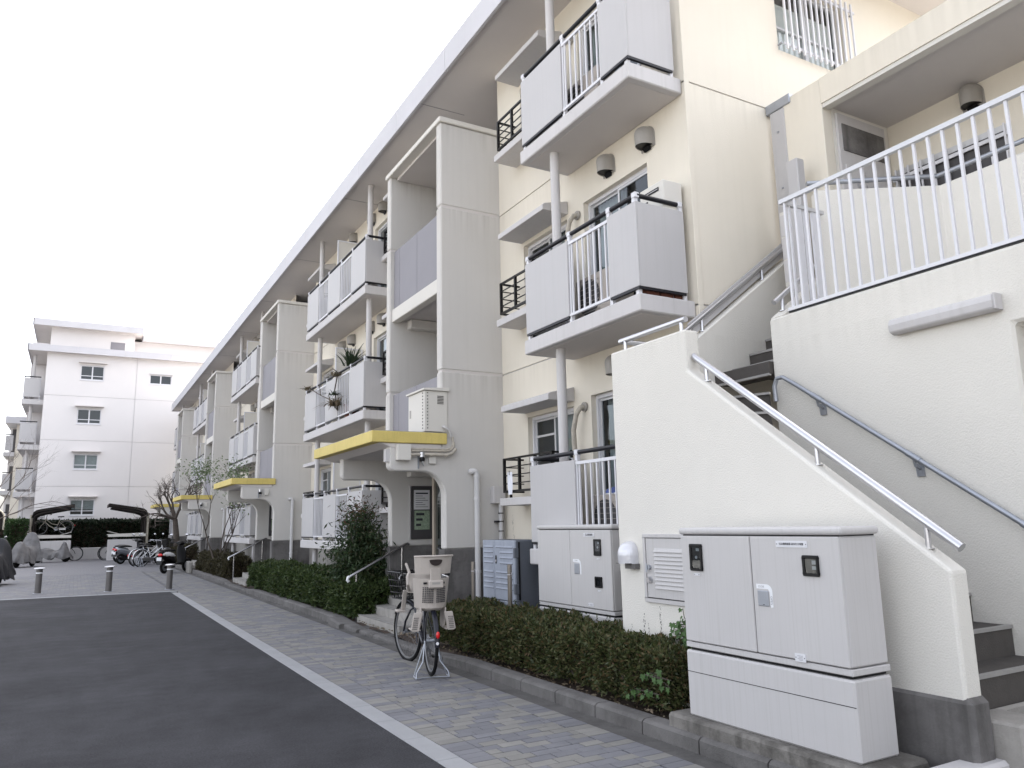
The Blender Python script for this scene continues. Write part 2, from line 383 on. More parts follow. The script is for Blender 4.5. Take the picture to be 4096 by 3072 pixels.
# asphalt as a fine sheet
AX = 2.193
mb = MB()
mb.quad((-5.6,-12,0),(AX,-12,0),(AX,21.7,0),(-5.6,22.45,0))
tag(mb.build('road', 'asphalt'), kind='structure')
sheet('bounce_ground', -60, -5.6, -60, 22.4, -.004, 'pale')  # unseen pale sheet added beside the road to bounce sunlight onto the soffits

foot = tag(bpy.data.objects.new('pavement', None), kind='structure'); COL.objects.link(foot); ORG[foot.name] = Vector((0,0,0))
MB().box(2.365, 3.582, -6, 33, -.06, -.010).build('joint_bed', 'sand', foot)
# pavers: 0.2 x 0.1 m, running bond across the path, with a straight header column on both edges
def paver_list():
    out = []
    y = .05
    i = 0
    while y < 32.9:
        cols = [(2.372, 2.565), (3.384, 3.578)]
        x = 2.572-(0, .1, .05, .15)[i % 4]
        while x < 3.378:
            a, b = max(x, 2.572), min(x+.193, 3.378)
            if b-a > .03: cols.append((a, b))
            x += .2
        for a, b in cols: out.append((a, b, y, y+.0928))
        y += .1; i += 1
    return out
PV = paver_list()
def paver_box(mb, a, b, c, d, z, m):
    e = .002
    mb.add([(a,c,-.03),(b,c,-.03),(b,d,-.03),(a,d,-.03),(a,c,z-e),(b,c,z-e),(b,d,z-e),(a,d,z-e),(a+e,c+e,z),(b-e,c+e,z),(b-e,d-e,z),(a+e,d-e,z)],
           [(0,1,5,4),(1,2,6,5),(2,3,7,6),(3,0,4,7),(4,5,9,8),(5,6,10,9),(6,7,11,10),(7,4,8,11),(8,9,10,11)], m)
near = [p for p in PV if 2.6 < p[2]]
near.sort(key=lambda p: p[2]); nearset = set(near[:300])
cache = {}
rest = MB()
for p in PV:
    c = 1 if random.random() < .44 else 0
    z = random.uniform(-.0015, .0015)
    if p in nearset:
        key = (round(p[1]-p[0], 3), c)
        if key not in cache:
            q = MB(); paver_box(q, 0, p[1]-p[0], 0, .0928, 0, 0)
            o = q.build('paver', 'pavb' if c else 'pavg', foot); cache[key] = o
        else:
            o = cache[key].copy(); COL.objects.link(o); ORG[o.name] = Vector((0,0,0))
        o.location = (p[0], p[2], z)
    else: paver_box(rest, p[0], p[1], p[2], p[3], z, c)
# per object tint for single pavers
for k in ('pavg', 'pavb'):
    nt = MT[k].node_tree; oi = nt.nodes.new('ShaderNodeObjectInfo')
    g = [n for n in nt.nodes if n.type == 'NEW_GEOMETRY'][0]
    ad = nt.nodes.new('ShaderNodeMath'); ad.operation = 'ADD'; fr = nt.nodes.new('ShaderNodeMath'); fr.operation = 'FRACT'
    tgt = [l.to_socket for l in nt.links if l.from_socket == g.outputs['Random Per Island']]
    nt.links.new(oi.outputs['Random'], ad.inputs[0]); nt.links.new(g.outputs['Random Per Island'], ad.inputs[1]); nt.links.new(ad.outputs[0], fr.inputs[0])
    for t in tgt: nt.links.new(fr.outputs[0], t)
o = rest.build('paver', ['pavg', 'pavb'], foot); o['kind'] = 'stuff'
# pale edging strip: blocks along the road and along the forecourt
es = tag(bpy.data.objects.new('edging_strip', None), kind='structure'); COL.objects.link(es); ORG[es.name] = Vector((0,0,0))
b0 = MB().box(0, .168, 0, .594, -.05, .006).build('edging_block', 'strip', es, bevel=.006)
y = -1.0; first = True
ys = []
while y < 21.2: ys.append(y); y += .6
for i, y in enumerate(ys):
    o = b0 if i == 0 else b0.copy()
    if i: COL.objects.link(o)
    o.location = (AX+.002, y, random.uniform(-.001, .001))
ang = math.atan2(2.6, -27.2)
for i in range(26):
    o = b0.copy(); COL.objects.link(o)
    t = i*.6
    o.rotation_euler = (0, 0, math.radians(90)-.0953)
    o.location = (2.36-t*math.cos(.0953), 21.69+t*math.sin(.0953), 0)
# forecourt of small pavers
fc = tag(bpy.data.objects.new('forecourt', None), kind='structure'); COL.objects.link(fc); ORG[fc.name] = Vector((0,0,0))
mf = bpy.data.materials.new('forecourt_pavers'); mf.use_nodes = True
nt = mf.node_tree; g = nd(nt, 'ShaderNodeNewGeometry'); bt = nd(nt, 'ShaderNodeTexBrick')
bt.inputs['Scale'].default_value = 1; bt.inputs['Brick Width'].default_value = .2; bt.inputs['Row Height'].default_value = .1; bt.inputs['Mortar Size'].default_value = .002
bt.inputs['Color1'].default_value = (.150, .148, .162, 1); bt.inputs['Color2'].default_value = (.172, .168, .172, 1); bt.inputs['Mortar'].default_value = (.07, .07, .07, 1)
nt.links.new(g.outputs['Position'], bt.inputs['Vector']); nt.links.new(bt.outputs['Color'], nt.nodes['Principled BSDF'].inputs['Base Color'])
nt.nodes['Principled BSDF'].inputs['Roughness'].default_value = .85
MB().quad((-30,24.6,-.014),(2.36,21.9,-.014),(2.36,33,-.014),(-30,33,-.014)).build('joint_bed', 'sand', fc)
MB().quad((-30,33,0),(3.58,33,0),(3.58,60,0),(-30,60,0)).build('paved_area', mf, fc)
q = MB(); i = 0; y = 21.9
while y < 33:
    x = 2.3695-(.1 if i % 2 else 0)
    while x > -4.6:
        if y > 21.9+(2.36-x)*.0953:
            paver_box(q, x-.197, x, y, y+.097, random.uniform(-.001, .001), 1 if random.random() < .22 else 0)
        x -= .2
    y += .1; i += 1
o = q.build('paver', ['pavg', 'pavb'], fc); o['kind'] = 'stuff'
# gutter and kerb
sheet('gutter', 3.582, 3.75, -6, 51, -.006, 'gutter')
kb = tag(bpy.data.objects.new('kerb', None), kind='structure'); COL.objects.link(kb); ORG[kb.name] = Vector((0,0,0))
def kerb_h(y):
    if y < 8.0: return .10
    if y < 8.9: return .10-.06*(y-8.0)/.9
    if y < 11.7: return .04
    if y < 12.6: return .04+.07*(y-11.7)/.9
    if y < 19.6: return .11
    if y < 20.5: return .11-.07*(y-19.6)/.9
    if y < 22.9: return .04
    if y < 23.8: return .04+.07*(y-22.9)/.9
    return .11
y = .6
while y < 50:
    L = .588; h0, h1 = kerb_h(y), kerb_h(y+L)
    def prof(h): return [(3.752, -.05), (3.755, h-.02), (3.775, h-.003), (3.80, h), (3.90, h), (3.90, -.05)]
    dx = -.12*math.exp(-((y-11.9)/.5)**2)
    rg = [[(x+(dx if j < 4 else 0), yy, z) for j, (x, z) in enumerate(prof(h))] for yy, h in ((y, h0), (y+L, h1))]
    MB().loft([r[::-1] for r in rg]).build('kerb_stone', 'kerb', kb, smooth=True)
    y += .6
# planting strip behind the kerb
sp = MB(); n = 60
yy = np.linspace(2.62, 50.4, 140); xx = np.linspace(3.895, 5.7, 7)
for i in range(len(yy)-1):
    for j in range(len(xx)-1):
        sp.add([(xx[j], yy[i], .05+.02*math.sin(yy[i]*7+j*2)), (xx[j+1], yy[i], .05+.02*math.sin(yy[i]*7+j*2+2)),
                (xx[j+1], yy[i+1], .05+.02*math.sin(yy[i+1]*7+j*2+2)), (xx[j], yy[i+1], .05+.02*math.sin(yy[i+1]*7+j*2))], [(0,1,2,3)])
tag(sp.build('soil_bed', 'soil'), kind='structure')
sheet('entrance_apron', 3.895, 6.2, -6, 2.63, .03, 'concrete')

# ================================================================ APARTMENT BUILDING
XW, XB, XT = 5.61, 4.85, 4.575
B = thing('apartment_building', 'long cream three-storey apartment block with grey balconies and yellow entrance canopies', 'building', (XW, 5.86, 0))
FL = [1.19, 3.79, 6.39]                                  # floor levels
JOINT = [(0, 1.20), (1.20, 3.78), (3.80, 6.38), (6.40, 8.80)]
def wall_face(mb, ax, pl, u0, u1, v0, v1, holes, dep, out, m=0):
    """one storey of wall with openings; pl = plane, out = sign of the outward normal, holes (ua,ub,va,vb)"""
    us = sorted({u0, u1, *[h[0] for h in holes], *[h[1] for h in holes]}); vs = sorted({v0, v1, *[h[2] for h in holes], *[h[3] for h in holes]})
    def P(u, v, d=0): return (pl-out*d, u, v) if ax == 'x' else (u, pl-out*d, v)
    for i in range(len(us)-1):
        for j in range(len(vs)-1):
            cu, cv = (us[i]+us[i+1])/2, (vs[j]+vs[j+1])/2
            if any(h[0] < cu < h[1] and h[2] < cv < h[3] for h in holes): continue
            mb.quad(P(us[i],vs[j]), P(us[i+1],vs[j]), P(us[i+1],vs[j+1]), P(us[i],vs[j+1]), m)
    for a, b, c, d in holes:
        for (p, q) in (((a,c),(b,c)), ((b,c),(b,d)), ((b,d),(a,d)), ((a,d),(a,c))):
            mb.quad(P(*p), P(*q), P(*q, dep), P(*p, dep), m)
    # returns of the joint
    for v in (v0, v1): mb.quad(P(u0,v), P(u1,v), P(u1,v,.05), P(u0,v,.05), m)
    return mb
def unit_y(yc, s, d): return yc+s*d
WIN = (1.93, 3.12); DOOR = (3.52, 4.84)
segs = [(5.86, YT[0]-1.19, [(YT[0], -1)])]
for k in range(3): segs.append((YT[k]+1.19, YT[k+1]-1.19, [(YT[k], 1), (YT[k+1], -1)]))
segs.append((YT[3]+1.19, YE, [(YT[3], 1)]))
units = []
for y0, y1, us in segs:
    MB().box(XW+.001, XW+.2, y0, y1, -.1, 1.19).build('plinth', 'concrete', B)
    for f in range(3):
        h = []
        for yc, s in us:
            for d0, d1, z0, z1, kd in ((*WIN, FL[f]+.93, FL[f]+1.85, 'w'), (*DOOR, FL[f]+.05, FL[f]+1.93, 'd')):
                a, b = sorted((yc+s*d0, yc+s*d1)); h.append((a, b, z0, z1)); units.append((kd, a, b, z0, z1, f, yc, s))
        z0, z1 = JOINT[f+1]
        mb = MB(); wall_face(mb, 'x', XW, y0, y1, z0, z1, h, .11, -1)
        mb.build('wall_panel', 'cream', B)
    for z in (1.19, 3.79, 6.39): MB().box(XW+.018, XW+.03, y0, y1, z-.02, z+.02).build('joint_sealant', 'slab', B)
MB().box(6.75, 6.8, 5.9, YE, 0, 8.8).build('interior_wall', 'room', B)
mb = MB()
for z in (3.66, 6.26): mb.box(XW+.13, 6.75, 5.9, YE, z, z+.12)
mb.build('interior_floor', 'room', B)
# end walls
eh = [[], [], [(7.22, 8.55, 7.27, 8.34)]]
for f in range(3):
    z0, z1 = JOINT[f+1]; mb = MB(); wall_face(mb, 'y', 5.86, XW, 12.5, z0, z1, eh[f], .14, -1); mb.build('end_wall_panel', 'cream', B)
    mb = MB(); wall_face(mb, 'y', YE, XW, 12.5, z0, z1, [], .1, 1); mb.build('end_wall_panel', 'cream', B)
MB().box(XW+.02, 12.5, 5.88, 5.92, 0, 1.2).build('plinth', 'concrete', B)
for z in (3.79, 6.39): MB().box(XW+.02, 12.5, 5.875, 5.89, z-.02, z+.02).build('joint_sealant', 'slab', B)
MB().box(12.49, 12.5, 5.86, YE, 0, 8.8).build('rear_wall', 'cream', B)
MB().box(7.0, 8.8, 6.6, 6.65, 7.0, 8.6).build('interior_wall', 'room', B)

# roof with a row of fascia panels
RF = part('roof', B)
MB().box(4.74, 12.9, 5.06, 51.2, 8.80, 9.10).build('roof_slab', 'soffit', RF)
mb = MB()
for y in np.arange(7.0, 51, 4.46): mb.box(4.76, XW-.002, y, y+.014, 8.797, 8.801)
mb.build('soffit_joint', 'lav', RF)
f0 = None; y = 5.06; ed = [5.06, 6.0, 8.1]; 
while ed[-1] < 50.5: ed.append(ed[-1]+2.19)
ed = [e for e in ed if e < 50.6]+[51.2]
for a, b in zip(ed[:-1], ed[1:]): MB().box(4.69, 4.738, a+.006, b-.006, 8.74, 9.17).build('fascia_panel', 'fascia', RF, bevel=.004)
x = 4.69
while x < 12.8:
    MB().box(x+.005, min(x+2.19, 12.9), 5.02, 5.058, 8.74, 9.17).build('fascia_panel', 'fascia', RF); x += 2.195
MB().box(4.69, 12.9, 51.202, 51.24, 8.74, 9.17).build('fascia_panel', 'fascia', RF)

# windows and balcony doors: built once, copied to every opening
def make_window(kd, a, b, z0, z1):
    w = part('window' if kd == 'w' else 'balcony_door', B)
    X = XW+.075; t = .035; ym = (a+b)/2
    mb = MB(); mb.box(X, X+.06, a, b, z0, z0+.045); mb.box(X, X+.06, a, b, z1-.045, z1); mb.box(X, X+.06, a, a+t, z0+.045, z1-.045); mb.box(X, X+.06, b-t, b, z0+.045, z1-.045)
    mb.build('frame', 'alum', w)
    for k, (c, d, xx) in enumerate(((a+t, ym+.02, X+.006), (ym-.02, b-t, X+.036))):
        mb = MB(); zz0, zz1 = z0+.047, z1-.047; s = .03
        mb.box(xx, xx+.022, c, c+s, zz0, zz1); mb.box(xx, xx+.022, d-s, d, zz0, zz1); mb.box(xx, xx+.022, c+s, d-s, zz0, zz0+s*1.4); mb.box(xx, xx+.022, c+s, d-s, zz1-s, zz1)
        if kd == 'd': zm = zz0+.62; mb.box(xx+.001, xx+.021, c+s, d-s, zm-.02, zm+.02)
        elif k == 1: zm = zz1-.24; mb.box(xx+.001, xx+.021, c+s, d-s, zm-.015, zm+.015)
        mb.build('sash', 'frame', w)
        MB().quad((xx+.012, c+s, zz0), (xx+.012, d-s, zz0), (xx+.012, d-s, zz1), (xx+.012, c+s, zz1)).build('pane', 'glass', w)
    if True:
        mb = MB(); n = 26; pts = []
        c0, c1 = (a+t, ym+.1) if kd == 'w' else (ym, b-.1)
        for i in range(n+1):
            yy = c0+(c1-c0)*i/n; pts.append((X+.13+.018*math.sin(i*1.9), yy))
        for p, q in zip(pts[:-1], pts[1:]): mb.quad((p[0], p[1], z0+.02), (q[0], q[1], z0+.02), (q[0], q[1], z1-.03), (p[0], p[1], z1-.03))
        mb.build('curtain', 'curtain', w, smooth=True)
    return w
P0 = {}
for kd, a, b, z0, z1, f, yc, s in units:
    if kd not in P0: P0[kd] = (make_window(kd, a, b, z0, z1), a, z0)
    else: o, a0, zz = P0[kd]; dup(o, B, (0, a-a0, z0-zz))
# concrete hood, ledge and dark flower guard at every window
HP = None
for kd, a, b, z0, z1, f, yc, s in units:
    if kd == 'w':
        if HP is None:
            ha, hz = a, z0
            h = part('window_hood', B)
            MB().prism([(5.20, z1+.06), (5.20, z1+.135), (5.24, z1+.16), (XW, z1+.25), (XW, z1+.06)], 'y', a-.03, b+.06).build('hood_slab', 'slab', h, bevel=.006)
            l = part('window_ledge', B)
            MB().box(5.21, XW, a-.06, b+.16, z0-.34, z0-.235).build('ledge_slab', 'slab', l, bevel=.006)
            g = part('flower_guard', B)
            gx, ga, gb, gz0, gz1 = 5.25, a, b+.12, z0-.15, z0+.31
            mb = MB(); mb.box(gx, gx+.03, ga, gb, gz1-.012, gz1+.014); mb.box(gx, gx+.03, ga, gb, gz0-.01, gz0+.022)
            for yy in (ga, gb-.03): mb.box(gx+.03, XW-.03, yy, yy+.03, gz1-.012, gz1+.012); mb.box(gx+.03, XW-.03, yy, yy+.03, gz0-.01, gz0+.014)
            mb.build('rail', 'brownrail', g)
            for yy in (ga, ga+.43, gb-.46, gb-.034):
                MB().box(gx-.003, gx+.033, yy, yy+.034, gz0-.008, gz1+.01).build('post', 'brownrail', g)
            mb = MB()
            for i in (1, 2, 3):
                zz = gz0+(gz1-gz0)*i/4; mb.box(gx+.008, gx+.02, ga+.03, gb-.03, zz-.007, zz+.007)
                for yy in (ga+.01, gb-.025): mb.box(gx+.035, XW-.03, yy, yy+.012, zz-.007, zz+.007)
            mb.build('bar', 'brownrail', g)
            MB().box(XW-.06, XW-.03, ga+.004, ga+.034, gz0-.05, gz1+.03).build('wall_bracket', 'brownrail', g)
            MB().box(gx+.1, gx+.13, gb-.03, gb, gz0-.09, gz0-.012).build('foot', 'brownrail', g)
            HP = (h, l, g)
        else:
            for o in HP: dup(o, B, (0, a-ha, z0-hz))
    # vent hoods over each balcony door, hose hole beside it
VH = None
def bell(x, y, z0, z1, hw, dep, top=.45):
    """half bell on a wall facing -x: upright sides, domed head, open below"""
    mb = MB(); n = 16; zs = z1-(z1-z0)*top; rings = []
    for k in range(11):
        if k < 3: z, sc, sd = z0+(zs-z0)*k/2, 1.0, .94+.03*k
        else:
            t = (k-2)/8*PI/2; z, sc, sd = zs+(z1-zs)*math.sin(t), max(math.cos(t), .02)**.8, max(math.cos(t), .02)**.75
        rings.append([(x-dep*sd*math.sin(PI*i/n)**.8, y+hw*sc*math.cos(PI*i/n), z) for i in range(n+1)])
    for a, b in zip(rings[:-1], rings[1:]):
        for i in range(n): mb.add([a[i], a[i+1], b[i+1], b[i]], [(0,1,2,3)])
    return mb
def vent_hood(parent, x, y, z, r=.105, ax=-1):
    v = part('vent_hood', parent)
    bell(x-.004, y, z-.13, z+.12, r, .185).build('hood_shell', 'hood', v, smooth=True)
    MB().prism([(x-.006-.165*math.sin(PI*i/14)**.8, y+r*.93*math.cos(PI*i/14)) for i in range(15)], 'z', z-.118, z-.112).build('hood_mouth', 'black', v)
    MB().prism([(y+math.cos(t)*(r+.018), z+math.sin(t)*(r+.028)) for t in np.linspace(0, PI, 15)]+[(y-r-.018, z-.15), (y+r+.018, z-.15)], 'x', x-.012, x-.002).build('hood_flange', 'hood', v)
    MB().prism([(x-.05, z-.135), (x-.013, z-.175), (x-.013, z-.13)], 'y', y-r*.55, y+r*.55).build('hood_damper', 'black', v)
    return v
for kd, a, b, z0, z1, f, yc, s in units:
    if kd == 'd':
        for d in (4.12, 4.89):
            y = yc+s*d; z = FL[f]+2.22
            if VH is None: VH = (vent_hood(B, XW, y, z), y, z)
            else: dup(VH[0], B, (0, y-VH[1], z-VH[2]))

# balconies
def balcony(y0, y1, f, secs, yside=True):
    zt = FL[f]+.04; b = part('balcony', B)
    MB().box(XB, XW-.004, y0, y1, zt-.185, zt).build('slab', 'slab', b, bevel=.012)
    MB().box(XB+.09, XW-.01, y0+.09, y1-.09, zt-.189, zt-.184).build('soffit_panel', 'soffit', b)
    zb, zp, zr = zt+.08, zt+1.0, zt+1.085
    posts = set()
    for a, c, k in secs:
        if k == 'p':
            MB().box(XB+.012, XB+.03, a+.005, c-.005, zb, zp).build('panel', 'panel', b, bevel=.003)
            MB().box(XB+.014, XB+.05, a+.01, c-.01, zb-.028, zb-.002).build('panel_trim', 'dark', b)
        else:
            MB().box(XB+.02, XB+.05, a, c, zp-.055, zp-.02).build('infill_rail', 'alum', b); MB().box(XB+.02, XB+.05, a, c, zb-.005, zb+.025).build('infill_rail', 'alum', b)
            n = 7 if c-a > .75 else 6
            for i in range(n):
                yy = a+(c-a)*(i+.6)/(n+.2); MB().box(XB+.026, XB+.044, yy-.009, yy+.009, zb+.025, zp-.055).build('baluster', 'alum', b)
        posts |= {round(a, 3), round(c, 3)}
    ps = sorted(posts)
    for p in ps:
        pp = min(max(p, y0+.07), y1-.07); MB().box(XB+.032, XB+.075, pp-.024, pp+.024, zt, zr+.01).build('post', 'alum', b)
    for e, o in ((y0, 1), (y1, -1)):
        yy = e+o*.012
        MB().box(XB+.032, XW-.09, yy, yy+o*.018, zb, zp).build('panel', 'panel', b, bevel=.003)
        MB().box(XB+.05, XW-.11, yy+o*.002, yy+o*.035, zb-.028, zb-.002).build('panel_trim', 'dark', b)
        MB().box(XW-.13, XW-.09, yy+o*.02, yy+o*.06, zt, zr+.01).build('post', 'alum', b)
        mb = MB(); mb.tube([(XB+.055, e+o*.05, zr), (XW-.08, e+o*.05, zr)], .026); mb.build('handrail', 'dark', b, smooth=True)
        MB().box(XW-.145, XW-.085, e+o*.02, e+o*.08, zr-.03, zr+.03).build('rail_bracket', 'alum', b, bevel=.006)
    MB().tube([(XB+.055, y0+.05, zr), (XB+.055, y1-.05, zr)], .026).build('handrail', 'dark', b, smooth=True)
    for p in ps:
        pp = min(max(p, y0+.06), y1-.06); MB().box(XB+.024, XB+.086, pp-.033, pp+.033, zr-.031, zr+.031).build('rail_bracket', 'alum', b, bevel=.006)
    if y1-y0 > 4:
        ym = (y0+y1)/2; mb = MB()
        for q in ((XB+.1, XB+.13, zt+.1, zt+1.78), (XW-.05, XW-.02, zt+.1, zt+1.78)): mb.box(q[0], q[1], ym-.015, ym+.015, q[2], q[3])
        mb.box(XB+.13, XW-.05, ym-.015, ym+.015, zt+1.75, zt+1.78); mb.box(XB+.13, XW-.05, ym-.015, ym+.015, zt+.1, zt+.13)
        mb.build('partition_frame', 'alum', b)
        MB().box(XB+.13, XW-.05, ym-.004, ym+.004, zt+.13, zt+1.75).build('partition_panel', 'edge', b)
    return b
sec1 = [(5.905, 6.415, 'p'), (6.415, 7.205, 'r'), (7.205, 8.20, 'p')]
b1 = balcony(5.90, 8.235, 0, sec1)
for f in (1, 2): dup(b1, B, (0, 0, 2.6*f))
sec2 = [(14.67, 15.62, 'p'), (15.62, 16.45, 'r'), (16.45, 17.43, 'p'), (17.43, 18.25, 'r'), (18.25, 19.30, 'p')]
ya = YT[0]+3.23; 
b2 = balcony(14.65, 19.33, 0, sec2)
for k in range(3):
    for f in range(3):
        if k or f: dup(b2, B, (0, 11.15*k, 2.6*f))
dy = YT[3]+3.18-5.90
for f in range(3): dup(b1, B, (0, dy, 2.6*f))
cols = [7.75]+[v+11.15*k for k in range(3) for v in (15.03, 18.8)]+[48.6]
c0 = MB().tube([(5.08, cols[0], 0), (5.08, cols[0], 8.8)], .060, 16).build('balcony_column', 'slab', B, smooth=True)
for y in cols[1:]: dup(c0, B, (0, y-cols[0], 0))

# stair towers
def arc(cx, cz, r, a0, a1, n=10): return [(cx+r*math.cos(math.radians(a0+(a1-a0)*i/n)), cz+r*math.sin(math.radians(a0+(a1-a0)*i/n))) for i in range(n+1)]
def tower(yc):
    t = part('stair_tower', B); n0, f0 = yc-1.19, yc+1.19
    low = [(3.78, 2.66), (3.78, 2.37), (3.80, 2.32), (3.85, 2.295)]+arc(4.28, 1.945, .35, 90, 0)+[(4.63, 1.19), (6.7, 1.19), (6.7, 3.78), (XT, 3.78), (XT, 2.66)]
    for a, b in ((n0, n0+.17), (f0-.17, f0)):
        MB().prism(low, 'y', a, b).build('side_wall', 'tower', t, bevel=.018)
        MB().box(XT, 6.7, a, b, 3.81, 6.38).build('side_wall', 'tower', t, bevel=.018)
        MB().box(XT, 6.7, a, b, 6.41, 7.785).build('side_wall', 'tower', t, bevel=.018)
        MB().box(XT+.02, 6.7, a+.012, b-.012, 3.77, 3.82).build('joint_sealant', 'soffit', t); MB().box(XT+.02, 6.7, a+.012, b-.012, 6.37, 6.42).build('joint_sealant', 'soffit', t)
        MB().box(4.60, 6.7, a-.018, b+.018, -.1, 1.188).build('plinth', 'plinth', t, bevel=.01)
    MB().box(4.545, XW-.002, n0-.03, f0+.03, 7.79, 7.875).build('roof_cap', 'edge', t, bevel=.01)
    MB().box(4.70, 6.7, n0+.18, f0-.18, 7.74, 7.788).build('cap_soffit', 'soffit', t)
    MB().box(6.6, 6.7, n0+.17, f0-.17, .4, 8.8).build('rear_wall', 'tower', t)
    for z in (2.49, 5.09):
        MB().box(4.62, 4.76, n0+.171, f0-.171, z-.03, z+.20).build('landing_beam', 'edge', t, bevel=.01)
        MB().box(4.77, 6.6, n0+.171, f0-.171, z+.03, z+.19).build('landing_slab', 'soffit', t)
        MB().box(4.9, 6.6, f0-.36, f0-.172, z-.14, z+.028).build('stair_beam', 'tower', t, bevel=.015)
        e = [n0+.175, n0+.30, n0+1.14, f0-.44, f0-.175]
        for a, b in zip(e[:-1], e[1:]): MB().box(4.652, 4.672, a+.006, b-.006, z+.215, z+1.27).build('parapet_panel', 'lav', t, bevel=.003)
    MB().box(4.75, 6.6, n0+.171, f0-.171, -.05, .55).build('lobby_floor', 'concrete', t)
    # glazed entrance screen
    MB().box(5.03, 5.10, f0-1.05, f0-.98, .55, 2.45).build('door_frame', 'tan', t)
    MB().box(5.03, 5.10, n0+.18, n0+.24, .55, 2.45).build('door_frame', 'tan', t)
    MB().box(5.03, 5.10, n0+.17, f0-.171, 2.43, 2.53).build('door_frame', 'tan', t)
    MB().quad((5.06, n0+.24, .55), (5.06, f0-1.05, .55), (5.06, f0-1.05, 2.43), (5.06, n0+.24, 2.43)).build('door_pane', 'glass', t)
    MB().box(4.98, 5.50, f0-.20, f0-.1715, 1.30, 2.20).build('notice_board', 'board', t, bevel=.008)
    MB().box(4.965, 4.98, f0-.205, f0-.1715, 1.30, 2.20).build('notice_frame', 'steel', t)
    MB().box(5.03, 5.32, f0-.2025, f0-.2005, 1.80, 2.13).build('notice_paper', 'paper', t)
    MB().box(5.04, 5.32, f0-.2025, f0-.2005, 1.46, 1.78).build('notice_poster', 'greenp', t)
    mb = MB()
    for i in range(7): mb.box(5.06, 5.29-.05*(i % 3), f0-.2038, f0-.2026, 1.84+i*.037, 1.848+i*.037+(.016 if i == 6 else 0))
    for i in range(3): mb.box(5.07, 5.16+.03*i, f0-.2038, f0-.2026, 1.52+i*.09, 1.56+i*.09)
    mb.build('notice_print', 'ink', t)
    # canopy
    MB().box(3.50, XT+.07, yc-1.235, yc+1.77, 2.69, 2.85).build('canopy', 'yellow', t, bevel=.008)
    MB().prism([(3.62, 2.688), (XT-.01, 2.688), (XT-.01, 2.61), (3.80, 2.625)], 'y', yc-1.20, yc+1.65).build('canopy_soffit', 'soffit', t, bevel=.006)
    MB().box(3.515, XT+.05, yc-1.22, yc+1.755, 2.852, 2.858).build('canopy_roof', 'concrete', t)
    # camera on the canopy bracket
    cz = 2.46
    MB().box(4.36, 4.47, n0-.045, n0-.002, cz-.06, cz+.10).build('camera_box', 'edge', t, bevel=.006)
    q = MB(); q.tube([(4.24, n0-.06, cz+.10), (4.24, n0-.06, cz+.03)], .045, 12); q.build('camera_cap', 'steel', t, smooth=True)
    q = MB(); q.ell((4.245, n0-.06, cz+.0), (.043, .043, .045)); q.build('camera_dome', 'black', t, smooth=True)
    q = MB(); q.tube([(4.24, n0-.075, cz-.03), (4.27, n0-.08, cz-.10)], [.022, .012], 8); q.build('camera_lens', 'steel', t, smooth=True)
    q = MB(); q.box(4.20, 4.215, n0-.03, n0-.002, cz-.13, cz+.08); q.build('camera_bracket', 'galv', t)
    # rain pipe on the near side
    q = MB(); pz = 2.30; px = 5.10; py = n0-.085
    q.tube([(5.03, n0-.02, pz), (5.03, n0-.06, pz), (5.035, py, pz), (5.06, py, pz+.005), (px-.015, py, pz-.01), (px, py, pz-.04), (px, py, .2)], .043, 12)
    q.build('rain_pipe', 'pipe', t, smooth=True)
    q = MB()
    for z in (1.90, .86): q.tube([(px, py, z-.02), (px, py, z+.02)], .05, 12)
    q.tube([(px, py, 2.21), (px, py, 2.24)], .05, 12); q.build('pipe_collar', 'pipe', t, smooth=True)
    q = MB(); q.box(px-.012, px+.012, n0-.05, n0-.002, 1.89, 1.91); q.build('pipe_clip', 'galv', t)
    return t
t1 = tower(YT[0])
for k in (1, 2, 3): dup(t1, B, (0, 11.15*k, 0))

# cables, junction boxes and pipes found only at the near entrance
q = MB()
for i, (z, r) in enumerate(((2.60, .013), (2.575, .013), (2.52, .022))):
    y = YT[0]-1.24-.012*i
    q.tube([(4.02, y, z), (4.3, y, z+.012), (4.62, y, z+.01), (4.70, y, z+.03), (4.735+.012*i, y, z+.09), (4.74+.012*i, y+.01, z+.20-.05*i)], r, 8)
q.build('conduit', 'hose', B, smooth=True)
q = MB()
for x in (4.35, 4.6): q.tube([(x, YT[0]-1.262, 2.523), (x+.04, YT[0]-1.262, 2.527)], .027, 8)
q.build('conduit_collar', 'hose', B, smooth=True)
MB().box(3.86, 4.06, YT[0]-1.30, YT[0]-1.195, 2.44, 2.66).build('junction_box', 'edge', B, bevel=.006)
MB().box(3.72, 3.80, YT[0]-1.18, YT[0]-1.10, 2.42, 2.60).build('junction_box', 'slab', B, bevel=.006)
MB().box(5.36, 5.56, YT[0]-1.31, YT[0]-1.191, 1.83, 2.08).build('junction_box', 'slab', B, bevel=.005)
q = MB(); q.tube([(5.50, YT[0]-1.26, 1.83), (5.50, YT[0]-1.26, 1.3), (5.53, YT[0]-1.28, 1.0)], .033, 10); q.build('cable_duct', 'pipe', B, smooth=True)
q = MB()
for z in (1.68, 1.56, 1.42): q.tube([(5.50, YT[0]-1.26, z), (5.50, YT[0]-1.26, z+.014)], .04, 10)
q.box(5.42, 5.54, YT[0]-1.27, YT[0]-1.191, 1.55, 1.58); q.build('duct_clip', 'dark', B)
